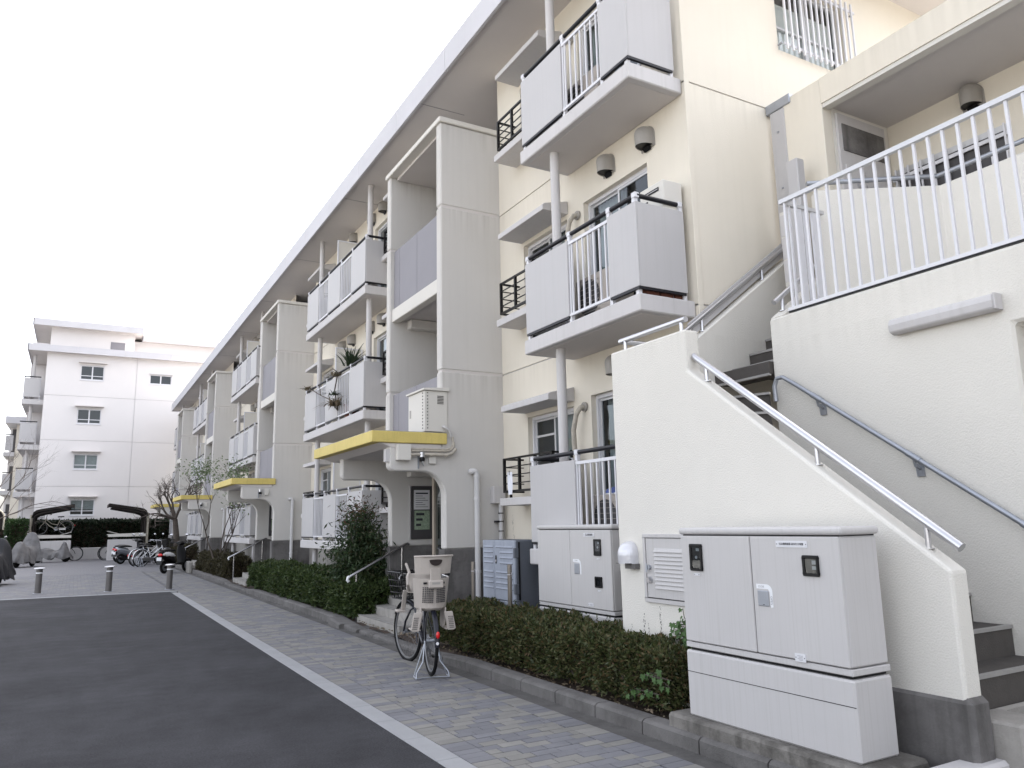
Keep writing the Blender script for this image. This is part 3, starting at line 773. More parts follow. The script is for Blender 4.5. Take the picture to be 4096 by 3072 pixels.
# lagged hoses through the wall beside the near balcony doors
for f in range(3):
    z = FL[f]
    q = MB(); q.tube([(XW-.02, 8.02, z+1.80), (XW-.07, 8.03, z+1.79), (XW-.12, 8.06, z+1.70), (XW-.13, 8.12, z+1.5), (XW-.11, 8.13, z+1.2), (XW-.1, 8.07, z+.95), (XW-.1, 8.06, z+.6), (XW-.12, 8.0, z+.3)], .032, 10)
    q.build('lagged_hose', 'hose', B, smooth=True)
    q = MB(); q.tube([(XW-.03, 8.02, z+1.80), (XW-.003, 8.02, z+1.80)], .062, 14); q.build('hose_sleeve', 'hood', B, smooth=True)
# expansion joint strip between front wall and end wall corner
MB().box(XW-.012, XW+.06, 5.845, 5.858, 0, 8.79).build('corner_trim', 'cream', B, bevel=.004)
# barred window in the end wall
w = part('window', B)
wx0, wx1, wz0, wz1 = 7.22, 8.55, 7.27, 8.34; Y = 5.97
mb = MB(); mb.box(wx0, wx1, Y, Y+.05, wz0, wz0+.05); mb.box(wx0, wx1, Y, Y+.05, wz1-.05, wz1); mb.box(wx0, wx0+.04, Y, Y+.05, wz0+.05, wz1-.05); mb.box(wx1-.04, wx1, Y, Y+.05, wz0+.05, wz1-.05)
mb.box((wx0+wx1)/2-.03, (wx0+wx1)/2+.03, Y-.006, Y+.044, wz0+.05, wz1-.05); mb.box(wx0+.04, wx1-.04, Y+.006, Y+.036, wz0+.42, wz0+.45)
mb.build('frame', 'frame', w)
MB().quad((wx0, Y+.03, wz0), (wx1, Y+.03, wz0), (wx1, Y+.03, wz1), (wx0, Y+.03, wz1)).build('pane', 'clear', w)
MB().box(wx0+.05, wx1-.05, Y+.06, Y+.07, wz0, wz1-.25).build('curtain', 'curtain', w)
g = part('window_grille', B)
for z in (wz0+.06, wz1-.12): MB().bar((wx0+.03, 5.79, z), (wx1+.15, 5.79, z), .012, .035).build('grille_rail', 'alum', g)
for i in range(14):
    x = wx0+.06+i*.102; MB().box(x-.011, x+.011, 5.755, 5.777, wz0-.02, wz1-.03).build('grille_bar', 'alum', g)
mb = MB()
for x in (wx0+.0, wx1+.15):
    for z in (wz0+.06, wz1-.12): mb.bar((x, 5.79, z), (x, 5.86, z), .02, .02)
mb.build('grille_bracket', 'galv', g)
MB().box(XW-.05, XW+.002, 5.795, 5.865, 6.36, 6.42).build('corner_block', 'edge', B, bevel=.01) if False else None

# ================================================================ ENTRANCE WING WITH OUTDOOR STAIRS
Wg = thing('stair_wing', 'ivory rendered entrance wing with winding outdoor stairs, sloping parapets and an upper railing', 'building', (4.4, 5.84, 0))
wm = 'wing'
MB().prism([(5.84, -.1), (5.84, 3.14), (4.79, 3.14), (4.79, 2.785), (2.71, 1.225), (2.71, -.1)], 'x', 4.40, 4.56).build('front_parapet', wm, Wg, bevel=.02, seg=2)
MB().box(4.382, 4.578, 2.675, 3.55, -.1, .53).build('parapet_plinth', 'plinth', Wg, bevel=.03)
MB().prism([(4.561, -.1), (4.561, 3.14), (5.10, 3.14), (7.0, 4.53), (7.0, -.1)], 'y', 5.70, 5.838).build('side_parapet', wm, Wg, bevel=.012)
mb = MB()
tw = MB().prism([(4.98, -.1), (4.98, 3.41), (-3, 3.41), (-3, 2.86), (2.82, 2.86), (2.82, -.1)], 'x', 5.65, 8.6)
tw.build('wing_wall', wm, Wg, bevel=.02)
MB().box(6.1, 6.2, -3, 2.819, -.1, 2.86).build('recess_wall', wm, Wg)
MB().box(5.635, 5.66, 2.60, 2.83, 2.96, 3.0).build('lintel_drip', wm, Wg) if False else None
MB().prism([(5.66, 3.412), (7.1, 4.46), (7.1, 3.412)], 'y', 4.84, 4.978).build('flight_parapet', wm, Wg, bevel=.012)
MB().box(6.97, 8.0, 4.98, 5.7, 3.2, 3.62).build('corridor_floor', 'concrete', Wg)
# lower flight, winders, upper flight: each step with a metal nosing
def step(poly, z0, z1, nose):
    s = part('step', Wg)
    MB().prism(poly, 'z', z0, z1).build('tread_block', 'step', s)
    MB().bar((*nose[0], z1-.006), (*nose[1], z1-.006), .035, .022).build('nosing', 'nosing', s)
R = .195; y = 2.84; z = .59
while y < 4.9:
    step([(4.562, y), (5.648, y), (5.648, y+.262), (4.562, y+.262)], -.1, z, ((4.565, y+.006), (5.645, y+.006))); y += .26; z += R
pv = (5.60, 4.99)
rays = [(4.562, 4.92), (4.562, 5.38), (4.80, 5.698), (5.28, 5.698), (5.61, 5.698)]
zz = z
for i in range(4):
    a, b = rays[i], rays[i+1]; poly = [pv, a, b]
    if i == 1: poly = [pv, a, (4.562, 5.698), b]
    step(poly, -.1, zz, (a, pv)); zz += .183
xx = 5.61
while xx < 6.95:
    step([(xx, 4.981), (xx+.262, 4.981), (xx+.262, 5.698), (xx, 5.698)], 3.0, zz, ((xx+.006, 4.985), (xx+.006, 5.695))); xx += .26; zz += .185
MB().prism([(4.562, 2.838), (5.648, 2.838), (5.648, 2.801), (4.87, 2.801), (4.87, 2.53), (4.58, 2.53)], 'z', -.1, .40).build('step', 'concrete', Wg, bevel=.015)
MB().box(4.88, 8.6, 1.5, 2.80, -.1, .25).build('step', 'dirty', Wg, bevel=.015)
MB().box(4.60, 4.878, 1.5, 2.519, -.1, .10).build('step', 'dirty', Wg, bevel=.01)
# upper storey
MB().box(6.9, 7.06, 5.10, 5.62, 3.41, 6.36).build('pilaster', 'cream', Wg, bevel=.008)
MB().box(6.9, 7.03, -3, 5.099, 6.06, 6.36).build('roof_beam', 'cream', Wg)
MB().box(6.915, 7.02, -3, 5.099, 6.01, 6.058).build('beam_drip', 'edge', Wg)
MB().box(7.03, 8.6, -3, 5.10, 6.05, 6.3).build('corridor_soffit', 'soffit', Wg)
MB().box(8.05, 8.2, -3, 5.10, 3.41, 6.049).build('corridor_wall', 'cream', Wg)
MB().box(7.061, 8.2, 5.102, 5.25, 3.41, 6.36).build('corridor_end_wall', wm, Wg)
dr = part('meter_cupboard_door', Wg)
MB().box(7.11, 7.94, 5.07, 5.10, 3.45, 5.99).build('frame', 'slab', dr)
MB().box(7.17, 7.48, 5.055, 5.069, 3.6, 5.38).build('door_leaf', 'slab', dr); MB().box(7.50, 7.90, 5.055, 5.069, 3.6, 5.36).build('door_leaf', 'slab', dr)
MB().box(7.17, 7.90, 5.058, 5.069, 5.55, 5.87).build('transom_panel', 'plinth', dr)
q = MB(); q.tube([(7.38, 5.02, 5.16), (7.38, 5.056, 5.16)], .06, 16); q.build('knob', 'steel', dr, smooth=True)
# diagonal and straight parapet of the corridor with its pipe rail
MB().prism([(6.26, 4.80), (7.30, 4.14), (7.30, -3), (7.42, -3), (7.42, 4.22), (6.35, 4.92)], 'z', 3.412, 4.78).build('corridor_parapet', wm, Wg, bevel=.01)
q = MB(); q.tube([(6.25, 4.88, 4.88), (7.36, 4.19, 4.91), (7.36, 4.0, 4.91), (7.36, 0, 4.91)], .025, 10); q.build('pipe_rail', 'galv', Wg, smooth=True)
q = MB()
for yy in (4.1, 2.9, 1.7): q.tube([(7.36, yy, 4.775), (7.36, yy, 4.9)], .018, 8)
q.build('pipe_rail_stay', 'galv', Wg, smooth=True)
MB().box(6.60, 6.72, 5.25, 5.40, 3.4, 5.42).build('duct_cover', 'panel', Wg, bevel=.01)
vent_hood(Wg, 8.05, 4.10, 5.93, .10)
wb = part('barred_window', Wg)
MB().box(8.03, 8.049, 3.78, 5.06, 4.72, 5.47).build('frame', 'frame', wb)
MB().box(8.02, 8.029, 3.83, 5.0, 4.76, 5.40).build('pane', 'board', wb)
for i in range(9): MB().box(7.97, 7.985, 3.80+i*.15, 3.817+i*.15, 4.70, 5.46).build('grille_bar', 'alum', wb)
mb = MB(); mb.box(7.986, 8.0, 3.77, 5.06, 5.33, 5.37); mb.box(7.986, 8.0, 3.77, 5.06, 4.80, 4.84); mb.build('grille_rail', 'alum', wb)
# gutter and joint cover between block and wing
MB().box(6.88, 6.98, 5.50, 5.855, 6.28, 6.40).build('gutter', 'galv', Wg, bevel=.008)
MB().box(6.885, 6.93, 5.60, 5.80, 3.41, 6.27).build('joint_cover', 'panel', Wg, bevel=.006)
q = MB()
for z in (3.9, 4.6, 5.3, 6.0): q.tube([(6.875, 5.70, z), (6.885, 5.70, z)], .012, 8)
q.build('screw', 'galv', Wg)
# sloping cover strip along the flight
MB().bar((5.42, 5.80, 3.48), (6.95, 5.80, 4.62), .03, .13).build('joint_cover', 'panel', Wg)
# letter boxes at the stair head
mbx = part('letter_boxes', Wg); MB().box(6.55, 6.85, 5.42, 5.50, 4.0, 4.85).build('case', 'edge', mbx)
for i in range(3):
    MB().box(6.545, 6.548, 5.425, 5.495, 4.05+i*.26, 4.29+i*.26).build('flap', 'slab', mbx)
# fluorescent wall lamp
lp = part('wall_lamp', Wg)
MB().prism([(5.648, 2.965), (5.60, 2.955), (5.555, 2.975), (5.545, 3.03), (5.56, 3.075), (5.60, 3.09), (5.648, 3.085)], 'y', 2.885, 3.70).build('diffuser', 'slab', lp, bevel=.008)
MB().box(5.55, 5.649, 2.87, 2.884, 2.965, 3.085).build('end_cap', 'slab', lp, bevel=.004)
# railing with flat top rail on the wing's terrace edge
rl = part('terrace_railing', Wg)
MB().box(5.655, 5.70, -2, 4.75, 4.49, 4.53).build('top_rail', 'frame', rl)
MB().box(5.66, 5.695, -2, 4.75, 3.435, 3.465).build('bottom_rail', 'alum', rl)
MB().box(5.665, 5.69, -2, 4.75, 3.42, 3.434).build('rail_seal', 'black', rl)
y = 4.70
while y > -1.9:
    MB().box(5.667, 5.689, y-.011, y+.011, 3.466, 4.489).build('baluster', 'alum', rl); y -= .119
MB().box(5.70, 6.25, 4.71, 4.75, 4.485, 4.52).build('top_rail', 'frame', rl)
MB().box(5.70, 6.25, 4.715, 4.745, 3.435, 3.465).build('bottom_rail', 'alum', rl)
for i in range(5):
    x = 5.76+i*.105; MB().box(x, x+.02+(.05 if i in (1, 3) else 0), 4.72, 4.74, 3.466, 4.484).build('baluster', 'alum', rl)
# stainless handrails on the parapets
def handrail(name, pts, r, stays, m='steel'):
    h = part(name, Wg); q = MB(); q.tube(pts, r, 14); q.build('tube', m, h, smooth=True)
    for a, b in stays:
        q = MB(); q.tube([a, b], .017, 10); q.build('stay', m, h, smooth=True)
        q = MB(); q.tube([(a[0], a[1], a[2]), (a[0], a[1], a[2]+.006)], .035, 12); q.build('base_plate', m, h)
sl = (2.785-1.225)/(4.79-2.71)
def pz(y): return 2.785-(4.79-y)*sl
handrail('parapet_handrail', [(4.48, 4.78, pz(4.78)+.13), (4.48, 2.68, pz(2.68)+.15)], .030, [((4.48, yy, pz(yy)-.01), (4.48, yy, pz(yy)+.14)) for yy in (4.64, 3.62, 2.88)])
handrail('parapet_handrail', [(4.48, 4.85, 3.25), (4.48, 5.77, 3.25), (5.05, 5.77, 3.25), (6.9, 5.77, 4.60)], .026, [((4.48, yy, 3.13), (4.48, yy, 3.24)) for yy in (4.91, 5.70)]+[((5.55, 5.77, 3.46), (5.55, 5.77, 3.60)), ((6.5, 5.77, 4.15), (6.5, 5.77, 4.29))])
handrail('parapet_handrail', [(5.66, 4.91, 3.56), (7.0, 4.91, 4.53)], .026, [((5.78, 4.91, 3.49), (5.78, 4.91, 3.63)), ((6.6, 4.91, 4.08), (6.6, 4.91, 4.22))])
h = part('wall_handrail', Wg); q = MB()
def wz(y): return 2.80-(4.78-y)*.705
q.tube([(5.57, 4.90, 2.60), (5.57, 4.905, 2.74), (5.57, 4.87, 2.81), (5.57, 4.80, 2.81), (5.57, 4.70, wz(4.70)), (5.57, 2.74, wz(2.74))], .021, 12); q.build('tube', 'galv', h, smooth=True)
for yy in (4.45, 3.62, 2.85):
    q = MB(); q.tube([(5.57, yy+.05, wz(yy+.05)), (5.57, yy-.05, wz(yy-.05))], .0255, 12); q.build('collar', 'galv', h, smooth=True)
    q = MB(); q.tube([(5.57, yy, wz(yy)-.02), (5.585, yy, wz(yy)-.07), (5.645, yy, wz(yy)-.09)], .012, 8); q.prism([(yy-.03, wz(yy)-.15), (yy+.03, wz(yy)-.15), (yy+.035, wz(yy)-.09), (yy+.05, wz(yy)-.05), (yy-.03, wz(yy)-.05)], 'x', 5.636, 5.648); q.build('bracket', 'galv', h)
# louvred door in the front wall
ld = part('louvred_door', Wg)
a, b, c, d = 4.86, 5.465, .845, 1.425; X = 4.40
mb = MB(); mb.box(X-.022, X-.001, a, b, c, c+.035); mb.box(X-.022, X-.001, a, b, d-.03, d); mb.box(X-.022, X-.001, a, a+.03, c+.035, d-.03); mb.box(X-.022, X-.001, b-.03, b, c+.035, d-.03); mb.build('frame', 'cab', ld, bevel=.003)
MB().box(X-.010, X-.001, a+.03, b-.03, c+.035, d-.03).build('rebate', 'black', ld)
MB().box(X-.016, X-.0101, a+.037, b-.037, c+.043, d-.036).build('leaf', 'cab', ld, bevel=.002)
for i in range(10):
    z = .965+i*.034
    MB().prism([(X-.016, z+.034), (X-.030, z+.002), (X-.018, z)], 'y', 4.93, 5.315).build('slat', 'cab', ld)
q = MB(); q.tube([(X-.05, 5.385, 1.035), (X-.016, 5.385, 1.035)], [.024, .03], 14); q.build('knob', 'steel', ld, smooth=True)
q = MB(); q.tube([(X-.04, 5.385, 1.14), (X-.016, 5.385, 1.14)], .02, 12); q.bar((X-.045, 5.40, 1.10), (X-.045, 5.40, 1.175), .012, .012); q.build('latch', 'galv', ld)
# aluminium weather hood
hd = part('weather_hood', Wg)
bell(X-.002, 5.66, 1.165, 1.36, .105, .125, .62).build('hood_shell', 'hoodal', hd, smooth=True)
MB().box(X-.11, X-.002, 5.57, 5.75, 1.166, 1.17).build('hood_mouth', 'black', hd)
MB().box(X-.06, X-.002, 5.54, 5.68, 1.12, 1.165).build('duct_collar', 'plinth', hd)

# mildew specks and a rust run on the ivory wall under the hood, mildew by the drain pipe
rg = random.Random(77); q = MB()
for col_ in range(9):
    y0_ = rg.choice((5.70, 5.60, 5.52, 5.46, 5.40, 5.30)); zt_ = rg.uniform(.62, .82)
    for k in range(rg.randint(4, 11)):
        y_ = y0_+rg.gauss(0, .006); z_ = zt_-k*rg.uniform(.012, .03); w_ = rg.uniform(.0015, .005); h_ = rg.uniform(.002, .009)
        q.quad((4.3985, y_-w_, z_-h_), (4.3985, y_+w_, z_-h_*.6), (4.3985, y_+w_*.7, z_+h_), (4.3985, y_-w_*.8, z_+h_*.7))
q.build('mildew_specks', 'plinth', Wg)['kind'] = 'stuff'
q = MB()
for k in range(34):
    z_ = rg.uniform(1.0, 1.7); y_ = 9.96+.02*math.sin(z_*9)+rg.gauss(0, .012); w_ = rg.uniform(.001, .004); h_ = rg.uniform(.004, .02)
    q.quad((XW-.0015, y_-w_, z_-h_), (XW-.0015, y_+w_, z_-h_*.5), (XW-.0015, y_+w_*.6, z_+h_), (XW-.0015, y_-w_*.7, z_+h_*.8))
q.build('mildew_specks', 'plinth', B)['kind'] = 'stuff'

# ================================================================ FAR APARTMENT BLOCK
FY = 53.0
F = thing('apartment_building', 'pinkish white four-storey block with a blank end wall closing the yard at the back', 'building', (-2.2, FY, 0))
fl4 = [(0, 4.18), (4.21, 6.93), (6.96, 9.63), (9.66, 12.3)]
wins = [(-.38, .90, 2.49, 3.42), (-.38, .90, 5.22, 6.12), (-.38, .90, 7.98, 8.88), (-.38, .90, 10.69, 11.59)]
for i, (z0, z1) in enumerate(fl4):
    h = [wins[i]]
    if i == 3: h.append((3.48, 4.76, 10.68, 11.29))
    for xa, xb in ((-2.2, 2.70), (2.72, 15)):
        hh = [k for k in h if xa < k[0] < xb]
        mb = MB(); wall_face(mb, 'y', FY, xa, xb, z0, z1, hh, .12, -1); mb.build('wall_panel', 'farwall', F)
    MB().box(-2.2, -2.19, FY+.0, FY+26, z0, z1).build('side_wall_panel', 'farwall', F)
MB().box(-2.17, 15, FY+.03, FY+.05, 0, 1).build('joint_sealant', 'slab', F)
mb = MB()
for z in (4.195, 6.945, 9.645): mb.box(-2.18, 15, FY+.02, FY+.04, z-.02, z+.02)
mb.box(2.69, 2.73, FY+.02, FY+.04, 0, 12.3); mb.build('joint_sealant', 'slab', F)
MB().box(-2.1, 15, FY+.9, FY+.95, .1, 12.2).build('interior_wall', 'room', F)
for i, (a, b, c, d) in enumerate(wins+[(3.48, 4.76, 10.68, 11.29)]):
    w = part('window', F); Y = FY+.05; m_ = (a+b)/2
    mb = MB(); mb.box(a, b, Y, Y+.05, c, c+.06); mb.box(a, b, Y, Y+.05, d-.05, d); mb.box(a, a+.05, Y, Y+.05, c+.06, d-.05); mb.box(b-.05, b, Y, Y+.05, c+.06, d-.05); mb.box(m_-.035, m_+.035, Y-.01, Y+.04, c+.06, d-.05)
    if i < 4: mb.box(a+.05, b-.05, Y+.005, Y+.035, c+.24, c+.28)
    mb.box(a-.03, b+.03, Y-.08, Y-.052, c-.05, c-.002); mb.build('frame', 'alum', w)
    for p, q in ((a+.05, m_-.035), (m_+.035, b-.05)):
        MB().quad((p, Y+.03, c), (q, Y+.03, c), (q, Y+.03, d), (p, Y+.03, d)).build('pane', 'glass', w)
    if i in (0, 1): MB().box(a+.05, b-.05, Y+.15, Y+.16, c+(.35 if i == 0 else .05), d).build('curtain', 'curtain', w)
    if i < 4:
        MB().prism([(FY-.3, d+.13), (FY-.3, d+.19), (FY, d+.22), (FY, d+.13)], 'x', a-.13, b+.13).build('hood', 'soffit', w)
    else: MB().box(a-.04, b+.06, FY-.12, FY, d+.02, d+.06).build('hood', 'frame', w)
for xa, xb, ya, yb, z0, z1 in ((-3.2, 15, FY-.45, FY+26, 12.22, 12.62), (-3.05, 2.95, FY-.35, FY+10, 13.82, 14.22), (2.96, 15, FY+.9, FY+9, 13.62, 14.0)):
    rf = part('roof', F)
    MB().box(xa+.05, xb, ya+.05, yb, z0+.04, z1-.05).build('roof_slab', 'soffit', rf)
    x = xa
    while x < xb:
        MB().box(x+.006, min(x+2.6, xb)-.006, ya, ya+.048, z0, z1).build('fascia_panel', 'fascia', rf); x += 2.6
    MB().box(xa, xa+.048, ya, yb, z0, z1).build('fascia_panel', 'fascia', rf)
MB().box(-2.1, 2.5, FY+.3, FY+9, 12.57, 13.86).build('penthouse_wall', 'farwall', F)
MB().box(2.51, 15, FY+1.4, FY+8, 12.57, 13.66).build('penthouse_wall', 'farwall', F)
MB().box(1.15, 1.96, FY+.28, FY+.299, 12.62, 13.25).build('penthouse_hatch', 'lav', F)
MB().box(-3.0, -2.15, FY+.6, FY+9, 12.62, 12.9).build('parapet', 'farwall', F)
for zt in (3.9, 6.68, 9.40):
    bb = part('balcony', F)
    MB().box(-3.32, -2.21, FY+.5, FY+6, zt-.3, zt+.0).build('slab', 'slab', bb)
    MB().box(-3.28, -2.45, FY+.52, FY+.55, zt+.14, zt+1.28).build('panel', 'panel', bb)
    MB().box(-3.28, -3.25, FY+.56, FY+6, zt+.14, zt+1.28).build('panel', 'panel', bb)
    MB().box(-3.3, -2.42, FY+.51, FY+.56, zt+1.34, zt+1.40).build('handrail', 'dark', bb)
    for x in (-3.27, -2.47): MB().box(x, x+.05, FY+.56, FY+.61, zt, zt+1.36).build('post', 'alum', bb)
q = MB(); q.tube([(-2.85, FY+1.2, 0), (-2.85, FY+1.2, 12.2)], .09, 10); q.build('balcony_column', 'slab', F, smooth=True)
MB().box(-3.2, -2.21, FY+4.2, FY+4.4, 0, 12.2).build('fin_wall', 'farwall', F)
# lower wing of the next block, further back at the left
G = thing('apartment_building', 'three-storey grey-white block seen behind the bare tree at the left edge', 'building', (-7, 68, 0))
MB().box(-4.36, -3.0, 68.2, 90, 0, 9.55).build('wall', 'cream', G)
MB().box(-4.9, -4.361, 70.5, 90, 0, 9.55).build('wall', 'farwall', G)
MB().box(-5.04, -3.0, 67.2, 90, 9.55, 10.05).build('roof', 'fascia', G)
for zt in (1.7, 4.6, 7.45):
    bb = part('balcony', G)
    MB().box(-5.05, -4.37, 67.9, 72, zt-.30, zt).build('slab', 'slab', bb)
    MB().box(-4.98, -4.50, 67.95, 67.99, zt+.12, zt+1.25).build('panel', 'panel', bb)
    MB().box(-5.0, -4.46, 67.94, 68.0, zt+1.3, zt+1.37).build('handrail', 'dark', bb)
    MB().box(-4.75, -4.45, 70.45, 70.49, zt+.1, zt+2.0).build('balcony_window', 'board', bb)
H_ = thing('house', 'tan roadside house with a dark roof edge, low at the far left', 'house', (-12, 95, 0))
MB().box(-30, -9.6, 95, 110, 0, 11.0).build('wall', 'cream', H_); MB().box(-30, -9.3, 94.5, 111, 11.0, 11.5).build('roof', 'lav', H_)
for z in (2.2, 5.4, 8.4): MB().box(-12.5, -10.4, 94.96, 95.0, z, z+1.5).build('window', 'board', H_)

# low wall and hedges before it
lw = thing('low_wall', 'low pale concrete wall under the dark hedge at the back of the yard', 'wall', (1, 51.0, 0))
MB().box(-4, 5.5, 51.0, 51.18, -.05, .62).build('wall_body', 'slab', lw, bevel=.02)

# ================================================================ GREENERY
def hedge_points(n, x0, x1, y0, y1, z0, z1, rnd, seed, depth=.12, lmp=.05, faces='fntb'):
    rg = np.random.default_rng(seed)
    # points on the rounded box surface: front (x0), top, near end (y0), far end
    A = {'f': (y1-y0)*(z1-z0), 't': (y1-y0)*(x1-x0), 'n': (x1-x0)*(z1-z0), 'b': (x1-x0)*(z1-z0)}
    tot = sum(A[k] for k in faces); out = []
    for k in faces:
        m = int(n*A[k]/tot); u = rg.random(m); v = rg.random(m)
        if k == 'f': p = np.stack([np.full(m, x0), y0+u*(y1-y0), z0+v*(z1-z0)], 1); nn = np.tile([-1,0,.15], (m,1))
        if k == 't': p = np.stack([x0+v*(x1-x0), y0+u*(y1-y0), np.full(m, z1)], 1); nn = np.tile([-.1,0,1], (m,1))
        if k == 'n': p = np.stack([x0+u*(x1-x0), np.full(m, y0), z0+v*(z1-z0)], 1); nn = np.tile([0,-1,.15], (m,1))
        if k == 'b': p = np.stack([x0+u*(x1-x0), np.full(m, y1), z0+v*(z1-z0)], 1); nn = np.tile([0,1,.15], (m,1))
        out.append((p, nn.astype(float)))
    P = np.concatenate([a for a, _ in out]); N = np.concatenate([b for _, b in out])
    # round the edges by pulling the corners in
    c = np.array([(x0+x1)/2, (y0+y1)/2, z0]); h = np.array([(x1-x0)/2, (y1-y0)/2, z1-z0])
    r = rnd
    q = np.abs(P-c); inn = h-r; ex = np.maximum(q-inn, 0); ex[:,2] = np.maximum((P[:,2]-z0)-(z1-z0-r), 0)
    l = np.linalg.norm(ex, axis=1); f = np.where(l > r, r/np.maximum(l, 1e-6), 1)
    P = P-np.sign(P-c)*ex*(1-f)[:,None]
    P = P+N*(lump(P, 5, lmp, seed)+lump(P, 16, lmp*.6, seed+1))[:,None]
    P = P-N*(rg.exponential(depth*.35, len(P)))[:,None]
    return P, N
def hedge(label, group, n, box, size, m, seed, rnd=.15, faces='fntb', lmp=.05, core=.14, asp=.45, depth=.12):
    x0, x1, y0, y1, z0, z1 = box
    h = thing('hedge', label, 'hedge', ((x0+x1)/2, (y0+y1)/2, z0), group=group)
    P, N = hedge_points(n, x0, x1, y0, y1, z0, z1, rnd, seed, depth, lmp, faces)
    leaves('foliage', P, size, m, h, asp, seed, N)
    MB().box(x0+core, x1-core*.5, y0+core, y1-core, z0, z1-core).build('opaque_core', 'soil', h, bevel=.1)  # solid dark box added inside so the foliage reads opaque
    q = MB(); rg = random.Random(seed)
    for i in range(int((y1-y0)*7)):
        yy = rg.uniform(y0+.1, y1-.1); xx = x0+rg.uniform(.02, .25); zz = rg.uniform(.3, .6)*(z1-z0)
        q.tube([(xx+.05, yy, z0-.02), (xx+rg.uniform(-.04, .04), yy+rg.uniform(-.08, .08), z0+zz*.6), (xx+rg.uniform(-.06, .03), yy+rg.uniform(-.15, .15), z0+zz)], [.007, .005, .003], 5)
    q.build('stems', 'bark', h)['kind'] = 'stuff'
    return h
h1 = hedge('dark azalea hedge with reddish tips in front of the nearest cream cabinets', None, 62000, (3.98, 4.74, 4.72, 9.35, .13, .555), .034, 'leafh', 11, .10, 'ftnb', .055, depth=.2)
# shoots standing out of the near hedge
rg = np.random.default_rng(5); P = []
for i in range(60):
    x, y = rg.uniform(4.15, 4.7), rg.uniform(4.9, 8.6); hh = rg.uniform(.05, .16)
    for k in range(14): P.append((x+rg.normal()*.008, y+rg.normal()*.008, .52+hh*k/14))
leaves('shoots', np.array(P), .035, 'leafh', h1, .35, 6)
hedge('long green clipped box hedge between the first and second yellow canopies', None, 70000, (3.92, 4.75, 12.15, 20.9, .13, .66), .052, 'leafh2', 12, .2, 'ftnb', .085, depth=.2)
hedge('brownish green low hedge beyond the second entrance steps', None, 26000, (4.0, 4.8, 24.6, 31.0, .11, .66), .06, 'leafbr', 13, .2, 'ftnb', .10)
hedge('small dark hedge beside the third entrance steps', None, 9000, (3.9, 4.7, 35.6, 41.5, .11, .8), .08, 'leafbr', 14, .2, 'ftnb', .12)
def hedge_x(label, n, box, size, m, seed):
    x0, x1, y0, y1, z0, z1 = box
    h = thing('hedge', label, 'hedge', ((x0+x1)/2, (y0+y1)/2, z0))
    P, N = hedge_points(n, x0, x1, y0, y1, z0, z1, .12, seed, .2, .08, 'ntfb')
    leaves('foliage', P, size, m, h, .55, seed, N)
    MB().box(x0+.15, x1-.15, y0+.15, y1-.1, z0, z1-.15).build('opaque_core', 'soil', h)  # dark filler box added behind the leaves for opacity
    return h
hedge_x('long dark clipped hedge against the foot of the far white block', 30000, (-2.0, 5.3, 51.3, 52.4, .3, 2.12), .11, 'leaffar', 15)
hedge_x('bright green block of clipped hedge left of the bicycle shelters', 12000, (-3.1, -2.15, 47.5, 51.0, .1, 2.15), .10, 'leafgr', 16)
hedge_x('dark hedge at the far left behind the covered scooters', 8000, (-5.6, -3.2, 51.0, 52.5, .1, 2.2), .11, 'leaffar', 17)

def grow(mb, p, d, L, r, depth, rg, tips, spread=.6, up_=.15, shrink=.72, kids=(2, 3)):
    pts = [p]; n = 4; dd = d.normalized()
    for i in range(n):
        dd = (dd+Vector((rg.gauss(0,.13), rg.gauss(0,.13), rg.gauss(0,.10)+up_*.3))).normalized(); pts.append(pts[-1]+dd*L/n)
    mb.tube(pts, [r*(1-.45*i/n) for i in range(n+1)], 6 if depth > 1 else 4, caps=False)
    tips += pts[2:] if depth <= 1 else []
    if depth <= 0: return
    for k in range(rg.randint(*kids)):
        a = dd.orthogonal().normalized(); a.rotate(Matrix.Rotation(rg.uniform(0, 2*PI), 3, dd))
        nd_ = (dd+a*rg.uniform(spread*.6, spread*1.3)+Vector((0,0,up_))).normalized()
        st = pts[-1] if k == 0 else pts[rg.randint(2, n)]
        grow(mb, st, nd_, L*rg.uniform(shrink*.85, shrink*1.1), r*.55, depth-1, rg, tips, spread, up_, shrink, kids)
def tree(name, label, base, dirs, L, r, depth, seed, leafargs=None, trunk=None, **kw):
    t = thing(name, label, 'tree', base); rg = random.Random(seed); mb = MB(); tips = []
    b = Vector(base)
    if trunk:
        pts = [b+Vector(p) for p in trunk]; mb.tube(pts, [r*(1-.4*i/len(pts)) for i in range(len(pts))], 10); b = pts[-1]
        tm = mb.build('trunk', 'bark', t, smooth=True); mb = MB()
    for d in dirs: grow(mb, b, Vector(d), L, r*(.42 if depth > 4 else .6), depth, rg, tips, **kw)
    mb.build('crown' if trunk else 'stems', 'bark', t, smooth=True)
    if leafargs:
        n, sz, m, sp = leafargs; R2 = np.random.default_rng(seed)
        T = np.array([tuple(q) for q in tips]); T = T[R2.integers(0, len(T), n)]+R2.normal(size=(n,3))*sp
        leaves('leaves', T, sz, m, t, .5, seed)
    return t
tree('bare_tree', 'bare pruned tree with dark crooked limbs beside the third entrance canopy', (4.05, 38.2, .1), [(-.5, -.2, 1), (-.9, .2, .6), (.1, -.6, 1), (-.6, -.5, .3), (.35, .2, .9), (-.2, .1, 1.2)], .95, .16, 5, 21, trunk=[(0,0,0), (.0,0,.7), (-.06,0,1.3), (-.14,0,1.9)], spread=.8, up_=.12, shrink=.66)
